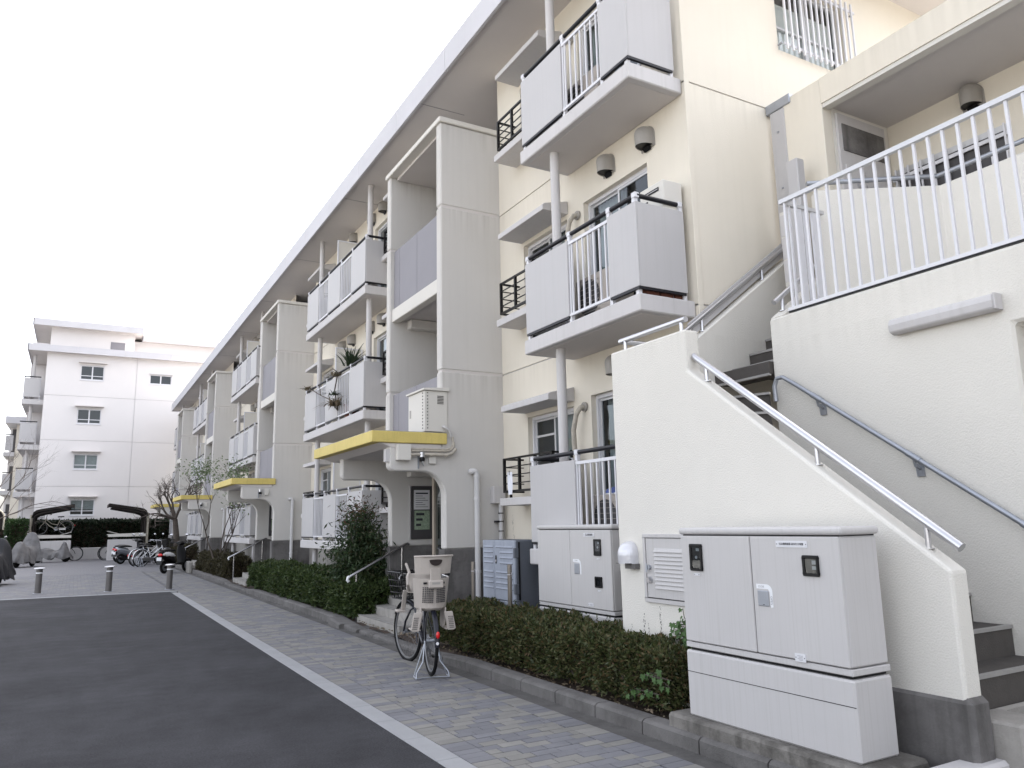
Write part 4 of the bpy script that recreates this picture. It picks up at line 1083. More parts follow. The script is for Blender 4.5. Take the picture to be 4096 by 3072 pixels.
tree('bare_tree', 'bare spreading tree at the far left in front of the balconies', (-3.55, 42.5, .1), [(.7, 0, 1), (-.4, .3, 1), (.25, -.3, 1.2), (1.1, .1, .75), (-.8, 0, 1)], 1.55, .075, 5, 22, trunk=[(0,0,0), (.05,0,1.0), (.1,0,1.9)], spread=.55, up_=.1)
tree('leafy_tree', 'slender multi-stemmed tree with small pale leaves by the second stair tower', (4.12, 27.2, .1), [(-.16, -.15, 1), (-.28, .35, 1), (.10, -.3, 1)], 1.45, .055, 4, 23, (1700, .075, 'leafy', .12), spread=.55, up_=.25)

R3 = np.random.default_rng(55); n_ = 520
P = np.stack([3.93+R3.exponential(.16, n_), R3.uniform(4.5, 12.0, n_), np.full(n_, .085)], 1)
lt = leaves('leaf_litter', P, .035, 'dry', None, .5, 56, N=np.tile([0,0,.3], (n_,1)), flat=.9); tag(lt, 'brown fallen leaves scattered on the soil behind the kerb', 'leaf litter')
# nandina bush by the first entrance
nb = thing('bush', 'tall dark nandina bush with reddish top beside the nearest entrance steps', 'bush', (4.45, 13.35, .1))
rg = random.Random(31); mb = MB(); C = []
for i in range(26):
    a = rg.uniform(0, 2*PI); rr = rg.uniform(.05, .75); hh = rg.uniform(.95, 1.82)-rr*.6
    x, y = 4.45+rr*.6*math.cos(a), 13.3+rr*1.05*math.sin(a)
    mb.tube([(4.45+.1*math.cos(a), 13.35+.15*math.sin(a), .1), (x*.5+4.45*.5, y*.5+13.35*.5, .1+hh*.6), (x, y, .1+hh)], [.014, .01, .006], 6)
    for k in range(10):
        t = rg.uniform(.3, 1.0); C.append((x*t+4.45*(1-t), y*t+13.35*(1-t), .1+hh*t))
mb.build('stems', 'bark', nb)
C = np.array(C); R2 = np.random.default_rng(3)
P = C[R2.integers(0, len(C), 24000)]+R2.normal(size=(24000,3))*np.array([.12, .17, .13])
P = P[P[:,2] > .25]
leaves('foliage', P, .075, 'leafn', nb, .32, 32, N=np.tile([-.2,0,-.25], (len(P),1)))
hi = C[C[:,2] > 1.6]
P = hi[R2.integers(0, len(hi), 420)]+R2.normal(size=(420,3))*np.array([.14, .2, .12])+np.array([0,0,.12])
leaves('red_tips', P, .06, 'leafnr', nb, .3, 33)
# strap leaved plants behind the box hedge
def blades(label, base, n, L, w, m, seed, name='plant', droop=.5, cat='plant', group=None, pot=None, spreadr=.05):
    t = thing(name, label, cat, base, group=group); rg = random.Random(seed); mb = MB()
    for i in range(n):
        a = rg.uniform(0, 2*PI); o = Vector((rg.gauss(0, spreadr), rg.gauss(0, spreadr), 0)); l = L*rg.uniform(.6, 1.1); dr = droop*rg.uniform(.5, 1.3)
        d = Vector((math.cos(a), math.sin(a), 0)); s = Vector((-math.sin(a), math.cos(a), 0)); pr = None
        el = rg.uniform(.5, 1.35)
        pts = []
        for k in range(5):
            u = k/4; pts.append(Vector(base)+o+d*(l*u*math.cos(el)+l*dr*.3*u*u)+Vector((0,0,l*u*math.sin(el)-l*dr*u*u*.7)))
        V = []
        for k, p in enumerate(pts):
            ww = w*(1-.85*(k/4)**1.5)/2; V += [p-s*ww, p+s*ww]
        mb.add(V, [(2*k, 2*k+1, 2*k+3, 2*k+2) for k in range(4)])
    mb.build('leaves', m, t)['kind'] = 'stuff'
    return t
blades('clump of dark strap leaves by the white pipe behind the box hedge', (5.1, 19.6, .12), 60, .75, .03, 'blade', 41, droop=.45, spreadr=.16)
y1p = blades('spiky yucca in a pot rising above the near end of the second-floor balcony', (5.02, 16.05, 5.0), 64, .60, .042, 'blade', 42, name='potted_plant', droop=.3)
q = MB(); q.tube([(5.02, 16.05, 4.14), (5.02, 16.05, 5.05)], .03, 8); q.build('stem', 'bark', y1p)
q = MB(); q.lathe([(.10, 0), (.14, .3), (.13, .3), (.12, .27)], (5.02, 16.05, 3.835), 16); q.build('pot', 'terracotta', y1p, smooth=True)
y2p = blades('dried straggling aloe hanging over the railing of the second-floor balcony', (4.80, 16.38, 4.15), 110, .42, .036, 'dry', 43, name='hanging_plant', droop=1.0, spreadr=.10)
for j, (yy, zz, nn) in enumerate(((16.45, 4.40, 34), (16.4, 4.82, 40), (18.85, 4.90, 34))):
    q = blades('x', (4.80, yy, zz), nn, .28, .03, 'dry' if j != 0 else 'blade', 44+j, droop=1.1, spreadr=.06); c = q.children[0]; c.parent = y2p
    c.location = Vector((4.80, yy, zz))-Vector((4.80, 16.38, 4.15)); c.name = 'leaf_clump'; bpy.data.objects.remove(q)
q = MB()
q.tube([(4.85, 16.4, 4.05), (4.78, 16.8, 4.35), (4.77, 17.5, 4.55), (4.76, 18.2, 4.78), (4.79, 18.95, 4.9)], .012, 6)
q.tube([(4.85, 16.4, 4.05), (4.79, 16.45, 4.5), (4.84, 16.4, 4.9), (4.85, 16.8, 5.05)], .014, 6)
q.tube([(4.77, 17.5, 4.55), (4.76, 17.6, 4.8)], .009, 6)
q.build('stems', 'bark', y2p)
# ivy at the cabinet and in the hedge
def ivy(label, pts, seed, size=.07):
    t = thing('ivy', label, 'ivy', pts[0]); rg = random.Random(seed); q = MB()
    sh = [(0, 0), (.28, -.18), (.5, .1), (.36, .22), (.52, .52), (.24, .48), (0, 1), (-.24, .48), (-.52, .52), (-.36, .22), (-.5, .1), (-.28, -.18)]
    k = 0
    for c in pts:
        n = Vector((-1, rg.gauss(-.2, .3), rg.gauss(.3, .3))).normalized(); u = n.cross(Vector((0,0,1))).normalized(); v = -(n.cross(u))
        a = rg.uniform(-.8, .8); v = -v if v.z > 0 else v
        uu = u*math.cos(a)+v*math.sin(a); vv = v*math.cos(a)-u*math.sin(a); s = size*rg.uniform(.7, 1.2)
        MB().add([Vector(c)+(uu*x+vv*y_)*s+n*.008*abs(x) for x, y_ in sh], [tuple(range(12))]).build('leaf', 'ivy', t)
    q = MB(); P_ = sorted(pts, key=lambda p: p[2]); q.tube([(p[0]+.02, p[1], p[2]) for p in P_], .003, 5); q.build('vine', 'bark', t)
    return t
rg = random.Random(8)
ivy('bright green ivy climbing the ivory wall just left of the nearest cabinet', [(4.34+rg.uniform(-.05, .02), 4.93+rg.gauss(0, .07), .60+rg.gauss(.05, .06)) for i in range(46)], 1, .046)
ivy('ivy leaves on the face of the azalea hedge beside the nearest cabinet', [(3.93+rg.uniform(-.03, .03), 4.80+rg.gauss(0, .09), .38+rg.gauss(0, .035)) for i in range(16)], 2, .044)
ivy('ivy leaves at the soil under the azalea hedge', [(3.95+rg.uniform(-.03, .05), 4.78+rg.uniform(0, .55), .15+rg.uniform(0, .1)) for i in range(16)], 3, .044)

# ================================================================ CABINETS AND STREET FURNITURE BY THE HEDGE
def plate(parent, X, ya, yb, za, zb, body=None, size=.03, m='paper', lines=0):
    MB().box(X-.004, X, ya, yb, za, zb).build('name_plate', m, parent)
    if body: text_mesh('lettering', body, size, 'ink', parent, (X-.0045, (ya+yb)/2, (za+zb)/2), (0, -1, 0), (0, 0, 1))
    for yy in (ya+.008, yb-.008):
        q = MB(); q.tube([(X-.0055, yy, (za+zb)/2), (X-.004, yy, (za+zb)/2)], .003, 8); q.build('rivet', 'ink', parent)
    for i in range(lines):
        z = zb-.012-i*(zb-za-.016)/max(lines, 1); MB().box(X-.0048, X-.004, ya+.02, yb-.02-.01*(i % 2), z-.002, z).build('printed_line', 'lav', parent)
def meter_window(parent, X, ya, yb, za, zb, kind):
    mb = MB(); t = .017
    mb.box(X-.014, X-.0005, ya, yb, za, za+t); mb.box(X-.014, X-.0005, ya, yb, zb-t, zb); mb.box(X-.014, X-.0005, ya, ya+t, za+t, zb-t); mb.box(X-.014, X-.0005, yb-t, yb, za+t, zb-t)
    w = mb.build('meter_window', 'black', parent, bevel=.003)
    MB().box(X-.003, X-.0006, ya+t, yb-t, za+t, zb-t).build('window_back', 'black', w)
    MB().quad((X-.008, ya+t, za+t), (X-.008, yb-t, za+t), (X-.008, yb-t, zb-t), (X-.008, ya+t, zb-t)).build('pane', 'glass', w)
    if kind == 'dial':
        q = MB(); q.tube([(X-.006, (ya+yb)/2, (za+zb)/2), (X-.0031, (ya+yb)/2, (za+zb)/2)], .012, 12); q.box(X-.005, X-.0031, ya+.03, ya+.06, zb-.05, zb-.03); q.build('meter_dial', 'panel', w)
    if kind == 'label': MB().box(X-.005, X-.0031, ya+.022, ya+.05, za+.07, zb-.03).build('meter_card', 'slab', w); MB().box(X-.005, X-.0031, ya+.022, ya+.05, za+.04, za+.06).build('meter_card', 'slab', w)
def cabinet(label, X, X2, ya, yb, zs, base0, joint, texts):
    zc0, zc1 = zs
    c = thing('electric_cabinet', label, 'cabinet', (X, ya, base0))
    MB().box(X+.012, X2, ya+.012, yb-.012, zc0+.05, zc1-.055).build('body', 'cab', c, bevel=.01)
    MB().box(X-.006, X2+.01, ya-.008, yb+.008, zc1-.048, zc1).build('roof', 'cab', c, bevel=.02, seg=3)
    MB().box(X+.02, X2-.01, ya+.02, yb-.02, zc1-.056, zc1-.0485).build('shadow_gap', 'black', c)
    MB().box(X+.004, X2, ya+.004, yb-.004, zc0+.008, zc0+.045).build('bottom_rail', 'cab', c, bevel=.004)
    MB().box(X+.03, X2-.01, ya+.03, yb-.03, zc0-.01, zc0+.0075).build('shadow_gap', 'black', c)
    MB().box(X, X2, ya, yb, base0, zc0-.012).build('base', 'cab', c, bevel=.012)
    ym = joint
    for a, b in ((ya+.014, ym-.003), (ym+.003, yb-.014)): MB().box(X-.004, X+.0115, a, b, zc0+.052, zc1-.058).build('door', 'cab', c, bevel=.006)
    return c
X = 3.87
c1 = cabinet('large cream double-door electric cabinet nearest the camera on a stained concrete kerb', X, 4.21, 3.02, 4.40, (.645, 1.485), .19, 3.72, None)
MB().box(X-.0015, X+.001, 3.02, 4.40, .487, .491).build('base_joint', 'dark', c1)
meter_window(c1, X-.004, 4.165, 4.285, 1.185, 1.372, 'dial'); plate(c1, X-.004, 4.20, 4.26, 1.152, 1.168)
meter_window(c1, X-.004, 3.18, 3.295, 1.195, 1.318, 'label')
plate(c1, X-.004, 3.255, 3.495, 1.362, 1.402, '引込開閉器盤 屋外灯分電盤', .0155)
plate(c1, X-.004, 3.335, 3.415, .688, .735, None, lines=4)
MB().box(X-.012, X-.0042, 3.585, 3.675, .992, 1.088).build('door_handle', 'galv', c1, bevel=.006)
MB().box(X-.0135, X-.0121, 3.62, 3.63, 1.0, 1.004).build('key_slot', 'black', c1)
stk = [(3.685, 1.098), (3.685, 1.128), (3.60, 1.128)]+[(3.60-.045*math.sin(t), 1.083+.045*math.cos(t)) for t in np.linspace(.2, 1.57, 8)]+[(3.555, .99), (3.573, .985), (3.578, 1.0), (3.578, 1.08), (3.59, 1.098)]
MB().prism([(a, b) for a, b in stk], 'x', X-.0052, X-.0043).build('handle_sticker', 'white', c1)
text_mesh('lettering', 'CLOSE', .017, 'lav', c1, (X-.0056, 3.645, 1.112), (0, -1, 0), (0, 0, 1), .0002)
text_mesh('lettering', 'OPEN', .021, 'lav', c1, (X-.0056, 3.566, 1.03), (0, 0, -1), (0, -1, 0), .0002)
fd = tag(MB().box(3.80, 4.30, 2.9, 4.56, -.05, .19).build('cabinet_footing', 'dirty', bevel=.02, org=(3.8, 2.9, 0)), 'stained concrete plinth under the nearest cream cabinet', 'plinth')
X = 4.75
c2 = cabinet('cream electric cabinet with two stacked meter windows left of the ivory stair wall', X, 5.2, 6.42, 7.88, (.60, 1.51), .05, 7.185, None)
meter_window(c2, X-.004, 6.60, 6.72, 1.19, 1.36, 'dial'); meter_window(c2, X-.004, 6.60, 6.72, .868, .98, 'none')
plate(c2, X-.004, 6.63, 6.695, 1.152, 1.166); plate(c2, X-.004, 6.63, 6.69, .83, .845)
plate(c2, X-.004, 6.71, 6.91, 1.385, 1.42, '引込開閉器盤', .024); plate(c2, X-.004, 6.77, 6.86, .672, .706, None, lines=3)
MB().box(X-.012, X-.0042, 7.01, 7.10, .99, 1.10).build('door_handle', 'galv', c2, bevel=.006)
MB().prism([(7.13, 1.115), (7.13, 1.145), (7.02, 1.145), (6.985, 1.12), (6.975, 1.08), (6.975, .99), (6.993, .985), (7.0, 1.0), (7.0, 1.09), (7.01, 1.108)], 'x', X-.0052, X-.0043).build('handle_sticker', 'white', c2)
text_mesh('lettering', 'CLOSE', .018, 'lav', c2, (X-.0056, 7.07, 1.13), (0, -1, 0), (0, 0, 1), .0002)
# blue-grey telecom cabinet with pressed slats
X = 4.70; ya, yb = 8.34, 9.19
c3 = thing('telecom_cabinet', 'weathered blue-grey plastic cabinet with ribbed doors behind two steel stakes', 'cabinet', (X, ya, 0))
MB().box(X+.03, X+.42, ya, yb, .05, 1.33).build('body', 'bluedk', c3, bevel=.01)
for a, b in ((ya+.0, 8.865), (8.871, yb-.0)):
    MB().box(X, X+.0295, a, b, .60, 1.33).build('door', 'blue', c3, bevel=.006)
MB().box(X, X+.0295, ya, yb, .05, .592).build('base_panel', 'blue', c3, bevel=.006)
for k, z in enumerate((1.24, 1.175, 1.11, 1.045, .93, .865, .80, .735)):
    for a, b in ((ya+.05, 8.72 if 0 < k < 4 else 8.83), (8.90, yb-.03)):
        MB().prism([(X-.010, z), (X-.0005, z+.022), (X-.0005, z)], 'y', a, b).build('rib', 'blue', c3)
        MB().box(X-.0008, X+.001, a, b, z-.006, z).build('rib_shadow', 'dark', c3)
for z in (.50, .44, .38, .32, .26):
    MB().prism([(X-.010, z), (X-.0005, z+.022), (X-.0005, z)], 'y', ya+.05, 8.83).build('rib', 'blue', c3)
q = MB(); q.prism([(8.82+.024*math.cos(t), 1.09+.055*math.sin(t)) for t in np.linspace(0, 2*PI, 18)[:-1]], 'x', X-.003, X+.002); q.build('lock_recess', 'dark', c3)
q = MB(); q.tube([(X-.012, 8.81, 1.075), (X-.003, 8.81, 1.075)], .014, 12); q.build('lock', 'steel', c3)
for z in (1.18, .75):
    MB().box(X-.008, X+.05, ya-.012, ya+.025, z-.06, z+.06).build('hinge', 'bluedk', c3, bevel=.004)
MB().box(X+.05, X+.07, ya-.012, ya-.001, .62, 1.31).build('hinge_channel', 'black', c3)
c4 = thing('telecom_box', 'small pale box half hidden between the blue-grey and cream cabinets', 'cabinet', (5.15, 7.95, .6))
MB().box(5.15, 5.4, 7.92, 8.3, .95, 1.22).build('box_body', 'cab', c4, bevel=.02); MB().box(5.17, 5.38, 7.95, 8.27, .05, .949).build('box_stand', 'lav', c4)
# stainless stakes with a loop of wire
for i, (yy, lab) in enumerate(((8.91, 'stainless steel stake with wire loop beside the white rain pipe'), (7.97, 'stainless steel stake with wire loop standing before the blue-grey cabinet'))):
    t = thing('steel_stake', lab, 'post', (4.42, yy, .05), group='steel stakes in the azalea hedge')
    q = MB(); q.tube([(4.42, yy, .05), (4.42, yy, 1.07)], .0265, 14); q.build('post', 'stake', t, smooth=True)
    q = MB()
    for s in (-1, 1): q.tube([(4.42, yy+s*(.034+.02*math.sin(a)), .955+.024*math.cos(a)) for a in np.linspace(-.6, 3.7, 9)], .0025, 5)
    q.tube([(4.42+.028*math.cos(a), yy+.028*math.sin(a), .955) for a in np.linspace(0, 2*PI, 15)[:-1]], .004, 5, closed=True); q.build('wire_loop', 'steel', t)
# low pale concrete block at the cabinet's foot
bl = tag(MB().box(3.98, 5.4, 2.62, 2.80, .03, .20).build('concrete_block', 'slab', bevel=.02, org=(3.98, 2.7, .05)), 'pale concrete block at the foot of the stair plinth', 'block')
# cream equipment box on the first canopy
eb = thing('equipment_box', 'cream metal equipment box with perforated edge standing on the nearest yellow canopy', 'box', (4.3, 10.4, 2.86))
MB().box(4.30, 4.66, 10.20, 10.83, 2.87, 3.47).build('body', 'edge', eb, bevel=.006)
MB().prism([(4.27, 3.475), (4.27, 3.50), (4.68, 3.53), (4.68, 3.475)], 'y', 10.17, 10.86).build('lid', 'edge', eb)
MB().box(4.295, 4.299, 10.72, 10.77, 3.12, 3.24).build('handle', 'hood', eb)
q = MB()
for i in range(12): q.tube([(4.293, 10.265, 2.92+i*.047), (4.2995, 10.265, 2.92+i*.047)], .011, 8); q.tube([(4.345, 10.193, 2.92+i*.047), (4.345, 10.1995, 2.92+i*.047)], .009, 8)
q.build('perforation', 'board', eb)
for i in range(6): MB().box(4.50, 4.60, 10.194, 10.1995, 3.28+i*.022, 3.29+i*.022).build('slot', 'board', eb)
q = MB(); q.tube([(4.58, 10.19, 2.95), (4.60, 10.15, 2.93), (4.66, 10.14, 2.90), (4.70, 10.16, 2.80)], .022, 8); q.build('cable', 'slab', eb, smooth=True)

# air conditioner units, shoes, towel
ac = thing('air_conditioner', 'white air conditioner outdoor unit hung high on the second-floor balcony of the end flat', 'air conditioner', (5.2, 5.98, 4.6))
MB().box(5.30, 5.57, 5.96, 6.36, 4.42, 5.19).build('case', 'edge', ac, bevel=.012)
MB().box(5.292, 5.299, 6.03, 6.26, 5.08, 5.125).build('air_slot', 'black', ac, bevel=.004); MB().box(5.288, 5.292, 6.04, 6.25, 5.098, 5.105).build('slot_louvre', 'slab', ac)
MB().box(5.292, 5.299, 6.22, 6.34, 4.98, 5.02).build('air_slot', 'black', ac)
for yy in (6.0, 6.3): MB().box(5.34, 5.38, yy-.02, yy+.02, 3.84, 4.42).build('stand_leg', 'galv', ac)
def outdoor_unit(label, x, y, z, red=False):
    a = thing('air_conditioner', label, 'air conditioner', (x, y, z), group='outdoor units on the balcony floors')
    MB().box(x, x+.28, y, y+.78, z+.06, z+.60).build('case', 'ivory', a, bevel=.012)
    q = MB(); q.tube([(x-.006, y+.5, z+.33), (x-.0005, y+.5, z+.33)], .22, 24); q.build('fan_grille', 'board', a)
    for k in range(7): MB().box(x-.012, x-.0065, y+.29, y+.71, z+.15+k*.06, z+.156+k*.06).build('grille_bar', 'hood', a)
    for yy in (y+.1, y+.62): MB().box(x+.02, x+.26, yy, yy+.06, z, z+.059).build('foot', 'board', a)
    return a
outdoor_unit('beige air conditioner outdoor unit on the ground-floor balcony of the end flat', 5.15, 6.55, 1.235)
outdoor_unit('beige air conditioner outdoor unit on the second-floor balcony floor of the end flat', 5.15, 6.70, 3.835)
outdoor_unit('grey air conditioner outdoor unit on the top-floor balcony of the end flat', 5.15, 6.85, 6.435)
for f, nm in enumerate(('ground-floor', 'second-floor', 'top-floor')):
    outdoor_unit(f'beige outdoor unit behind the bars of the {nm} balcony past the nearest tower', 5.2, 15.65, FL[f]+.045)
for i, (yy, lab) in enumerate(((7.02, 'blue trainer drying on the outdoor unit, the left one'), (6.85, 'blue trainer drying on the outdoor unit, the right one'))):
    t = thing('shoe', lab, 'shoe', (5.2, yy, 1.835), group='blue shoes drying on the outdoor unit')
    MB().loft([[(5.16+dx+w_*math.cos(a), yy+.05*math.sin(a)*sc, 1.84+hh*(.5+.5*math.sin(a+.3))) for a in np.linspace(0, 2*PI, 11)[:-1]] for dx, w_, sc, hh in ((0, .01, .5, .03), (.04, .02, .9, .06), (.12, .02, 1, .08), (.2, .02, .9, .11), (.26, .01, .7, .10))]).build('upper', 'shoe', t, smooth=True)
    MB().box(5.15, 5.43, yy-.045, yy+.045, 1.832, 1.85).build('sole', 'white', t, bevel=.006)
tw = thing('towel', 'white cloth hung over the dark flower guard of the ground-floor window', 'towel', (5.30, 9.40, 2.1))
q = MB(); n = 8
for i in range(n):
    for j in range(6):
        def PT(i, j): return (5.235+.008*math.sin(i*1.7+j*.8), 9.31+.15*i/n*(1-.25*j/6)+.01*math.sin(j), 2.24-.31*j/6)
        q.add([PT(i,j), PT(i+1,j), PT(i+1,j+1), PT(i,j+1)], [(0,1,2,3)])
q.build('cloth', 'cloth', tw, smooth=True)
q = MB(); q.tube([(5.24, 9.40, 2.26), (5.24, 9.40, 2.20)], .01, 6); q.build('peg', 'hood', tw)
for k in range(3): tag(MB().box(5.0+.19*k, 5.17+.19*k, 5.96, 6.12, 3.836, 3.93).build('planter', 'terracotta', bevel=.006, org=(5.0+.19*k, 5.96, 3.836)), ('front', 'middle', 'rear')[k]+' terracotta planter just visible under the side panel of the end flat balcony', 'planter', 'terracotta planters under the balcony panel')

# ================================================================ ENTRANCE STEPS, HANDRAILS, BOLLARDS
ORD = ('nearest', 'second', 'third', 'farthest')
for k, yc in enumerate(YT[:3]):
    st = thing('entrance_steps', ('tiled concrete steps under the nearest yellow canopy, behind the bicycle', 'tiled steps under the second yellow canopy', 'tiled steps under the third yellow canopy, behind the scooter')[k], 'steps', (4.0, yc, 0))
    for i in range(4):
        z = .165+.13*i; x = 4.0+.25*i
        MB().box(x, 4.76 if i == 3 else x+.26, yc-1.0, yc+.84, -.05, z).build('step', 'concrete', st, bevel=.012)
        MB().box(x-.003, x+.03, yc-1.0, yc+.84, z+.0005, z+.004).build('nosing', 'nosing', st)
    MB().box(3.88, 3.999, yc-1.2, yc+1.2, -.05, .045).build('apron', 'gutter', st)
    y = yc+.945
    h = thing('entrance_handrail', f'steel handrail rising beside the {ORD[k]} entrance steps', 'handrail', (4.0, y, 0), group='handrails at the entrances')
    q = MB(); q.tube([(3.90, y, .66), (3.875, y, .69), (3.885, y, .725), (3.92, y, .745), (4.86, y, 1.225), (4.90, y, 1.235), (4.93, y+.03, 1.22)], .021, 12); q.build('tube', 'chrome', h, smooth=True)
    for x, z0, z1 in ((4.02, 0, .79), (4.80, .55, 1.19)):
        q = MB(); q.tube([(x, y, z0), (x, y, z1)], .016, 10); q.build('stay', 'chrome', h, smooth=True)
    q = MB(); q.tube([(3.892, y, .665), (3.87, y, .69), (3.88, y, .728), (3.90, y, .742)], .024, 12); q.build('end_cap', 'white', h, smooth=True)
for i, (x, y) in enumerate(((-.73, 23.70), (.86, 23.04), (2.27, 22.66))):
    b = thing('bollard', ('leftmost of the three steel bollards, before the covered scooter', 'middle of the three steel bollards', 'rightmost of the three steel bollards, before the black and white scooter')[i], 'bollard', (x, y, 0), group='bollards across the forecourt')
    q = MB(); q.lathe([(.075, 0), (.075, .60)], (x, y, 0), 20); q.build('shaft', 'post', b, smooth=True)
    q = MB(); q.lathe([(.0765, .50), (.0765, .53)], (x, y, 0), 20); q.build('reflective_band', 'white', b, smooth=True)
    q = MB(); q.lathe([(.05, .60), (.13, .615), (.13, .632), (.11, .645), (.02, .652)], (x, y, 0), 24); q.build('cap', 'steel', b, smooth=True)
    q = MB(); q.lathe([(.11, 0), (.11, .008)], (x, y, 0), 20); q.build('base_plate', 'galv', b)
tag(MB().box(3.62, 3.76, 30.2, 30.9, -.02, .40).build('concrete_block', 'concrete', bevel=.03, org=(3.7, 30.5, 0)), 'low concrete block at the kerb beyond the brownish hedge', 'block')

# ================================================================ BICYCLES
def wheel(parent, c, r, tyre='rubber', rim='rim', spokes=28, hub=.02):
    w = part('wheel', parent); q = MB()
    q.tube([(c[0], c[1]+r*math.cos(a), c[2]+r*math.sin(a)) for a in np.linspace(0, 2*PI, 41)[:-1]], .019, 8, closed=True); q.build('tyre', tyre, w, smooth=True)
    q = MB(); rr = r-.026
    q.tube([(c[0], c[1]+rr*math.cos(a), c[2]+rr*math.sin(a)) for a in np.linspace(0, 2*PI, 41)[:-1]], .011, 6, closed=True); q.build('rim', rim, w, smooth=True)
    q = MB()
    for k in range(spokes):
        a = 2*PI*k/spokes; s = .025 if k % 2 else -.025; b = a+(.5 if k % 4 < 2 else -.5)
        q.tube([(c[0]+s, c[1]+hub*math.cos(b), c[2]+hub*math.sin(b)), (c[0], c[1]+(rr-.01)*math.cos(a), c[2]+(rr-.01)*math.sin(a))], .0013, 3, caps=False)
    q.build('spokes', 'rim', w)
    q = MB(); q.tube([(c[0]-.045, c[1], c[2]), (c[0]+.045, c[1], c[2])], hub, 10); q.build('hub', 'galv', w, smooth=True)
    return w
def mudguard(parent, c, r, a0, a1, m):
    q = MB(); A = np.linspace(a0, a1, 16)
    for i in range(15):
        for (xa, ra), (xb, rb) in zip([(-.027, r+.012), (-.014, r+.026), (.014, r+.026)], [(-.014, r+.026), (.014, r+.026), (.027, r+.012)]):
            def p(x, rr, a): return (c[0]+x, c[1]+rr*math.cos(a), c[2]+rr*math.sin(a))
            q.add([p(xa, ra, A[i]), p(xb, rb, A[i]), p(xb, rb, A[i+1]), p(xa, ra, A[i+1])], [(0,1,2,3)])
    return q.build('mudguard', m, parent, smooth=True)
def bicycle(label, loc, rot, frame='navy', basket=True, child=False, stand=True, group=None, spokes=28, lift=0, saddle='black', steer=0):
    b = thing('bicycle', label, 'bicycle', loc, rot, group, local=True); r = .33; wb = 1.10
    rc, fcn = (0, 0, r+lift), (0, wb, r)
    wheel(b, rc, r, spokes=spokes); front = [wheel(b, fcn, r, spokes=spokes)]
    bb = (0, .42, .28); st = (0, .26, .74); hd0, hd1 = (0, .90, .62), (0, .855, .80)
    q = MB()
    q.tube([bb, st], .017, 8); q.tube([hd0, (0, .70, .42), (0, .55, .33), bb], .02, 8); q.tube([(0, .87, .74), (0, .6, .52), (0, .36, .47)], .014, 8)
    q.tube([hd0, hd1], .022, 8)
    for s in (-1, 1):
        q.tube([(s*.01, .42, .28), (s*.055, .05, r+lift), (s*.055, 0, r+lift)], .011, 6); q.tube([(s*.012, .30, .64), (s*.055, .02, r+lift)], .009, 6)
    q.build('frame', frame, b, smooth=True)
    q = MB()
    for s in (-1, 1): q.tube([hd0, (s*.045, .93, .58), (s*.05, wb-.05, r+.12), (s*.05, wb, r)], .012, 6)
    front.append(q.build('fork', frame, b, smooth=True))
    mudguard(b, rc, r, PI*.28, PI*1.02, frame); front.append(mudguard(b, fcn, r, PI*.15, PI*.85, frame))
    q = MB(); q.tube([st, (0, .235, .83)], .013, 8); q.build('seat_post', 'chrome', b)
    q = MB()
    q.loft([[(w_*math.cos(a), y_, .86+dz+.028*math.sin(a)) for a in np.linspace(0, 2*PI, 11)[:-1]] for y_, w_, dz in ((.10, .06, .01), (.14, .10, .01), (.22, .095, 0), (.30, .045, .0), (.38, .025, -.005))]); q.build('saddle', saddle, b, smooth=True)
    hb = part('handlebar', b); front.append(hb)
    q = MB(); q.tube([hd1, (0, .835, .93), (0, .84, .97)], .013, 8); q.tube([(-.29, .66, .98), (-.25, .74, 1.0), (-.12, .84, .985), (.12, .84, .985), (.25, .74, 1.0), (.29, .66, .98)], .011, 8); q.build('bar', 'chrome', hb, smooth=True)
    for s in (-1, 1):
        q = MB(); q.tube([(s*.30, .64, .975), (s*.262, .72, .996)], .017, 10); q.build('grip', 'black', hb, smooth=True)
        q = MB(); q.tube([(s*.24, .77, .99), (s*.275, .76, .965), (s*.31, .68, .945)], .006, 6); q.build('brake_lever', 'chrome', hb)
    q = MB(); q.tube([(.03, .42, .28), (.06, .42, .28)], .085, 20); q.build('chain_wheel', 'galv', b)
    q = MB(); q.box(.045, .065, .0, .5, .22+lift*.3, .335+lift*.5); q.build('chain_guard', 'steel', b, bevel=.01)
    q = MB()
    for s in (-1, 1): q.tube([(s*.07, .42, .28), (s*.085, .42+s*.05, .28-s*.155)], .009, 6)
    q.build('crank', 'chrome', b)
    for s in (-1, 1): MB().box(s*.10, s*.18, .42+s*.05-.04, .42+s*.05+.04, .28-s*.155-.012, .28-s*.155+.012).build('pedal', 'black', b)
    if basket:
        k = part('basket', b); front.append(k); q = MB(); y0, y1, z0, z1 = .95, 1.25, .70, 1.0
        for z, g_ in ((z0, 0), (z0+.07, .012), (z0+.14, .022), (z0+.21, .03), (z1, .04)):
            q.tube([(-.13-g_, y0, z), (.13+g_, y0, z), (.13+g_, y1+g_, z), (-.13-g_, y1+g_, z)],   .0065 if z < z1 else .010, 5, closed=True)
        for i in range(8):
            x = -.13+.26*i/7; q.tube([(x*1.3, y0, z1), (x, y0, z0), (x, y1, z0), (x*1.3, y1+.04, z1)], .005, 4)
        for i in range(6):
            y = y0+(y1-y0)*i/5; q.tube([(-.17, y, z1), (-.13, y, z0), (.13, y, z0), (.17, y, z1)], .005, 4)
        q.build('wire', 'black', k)
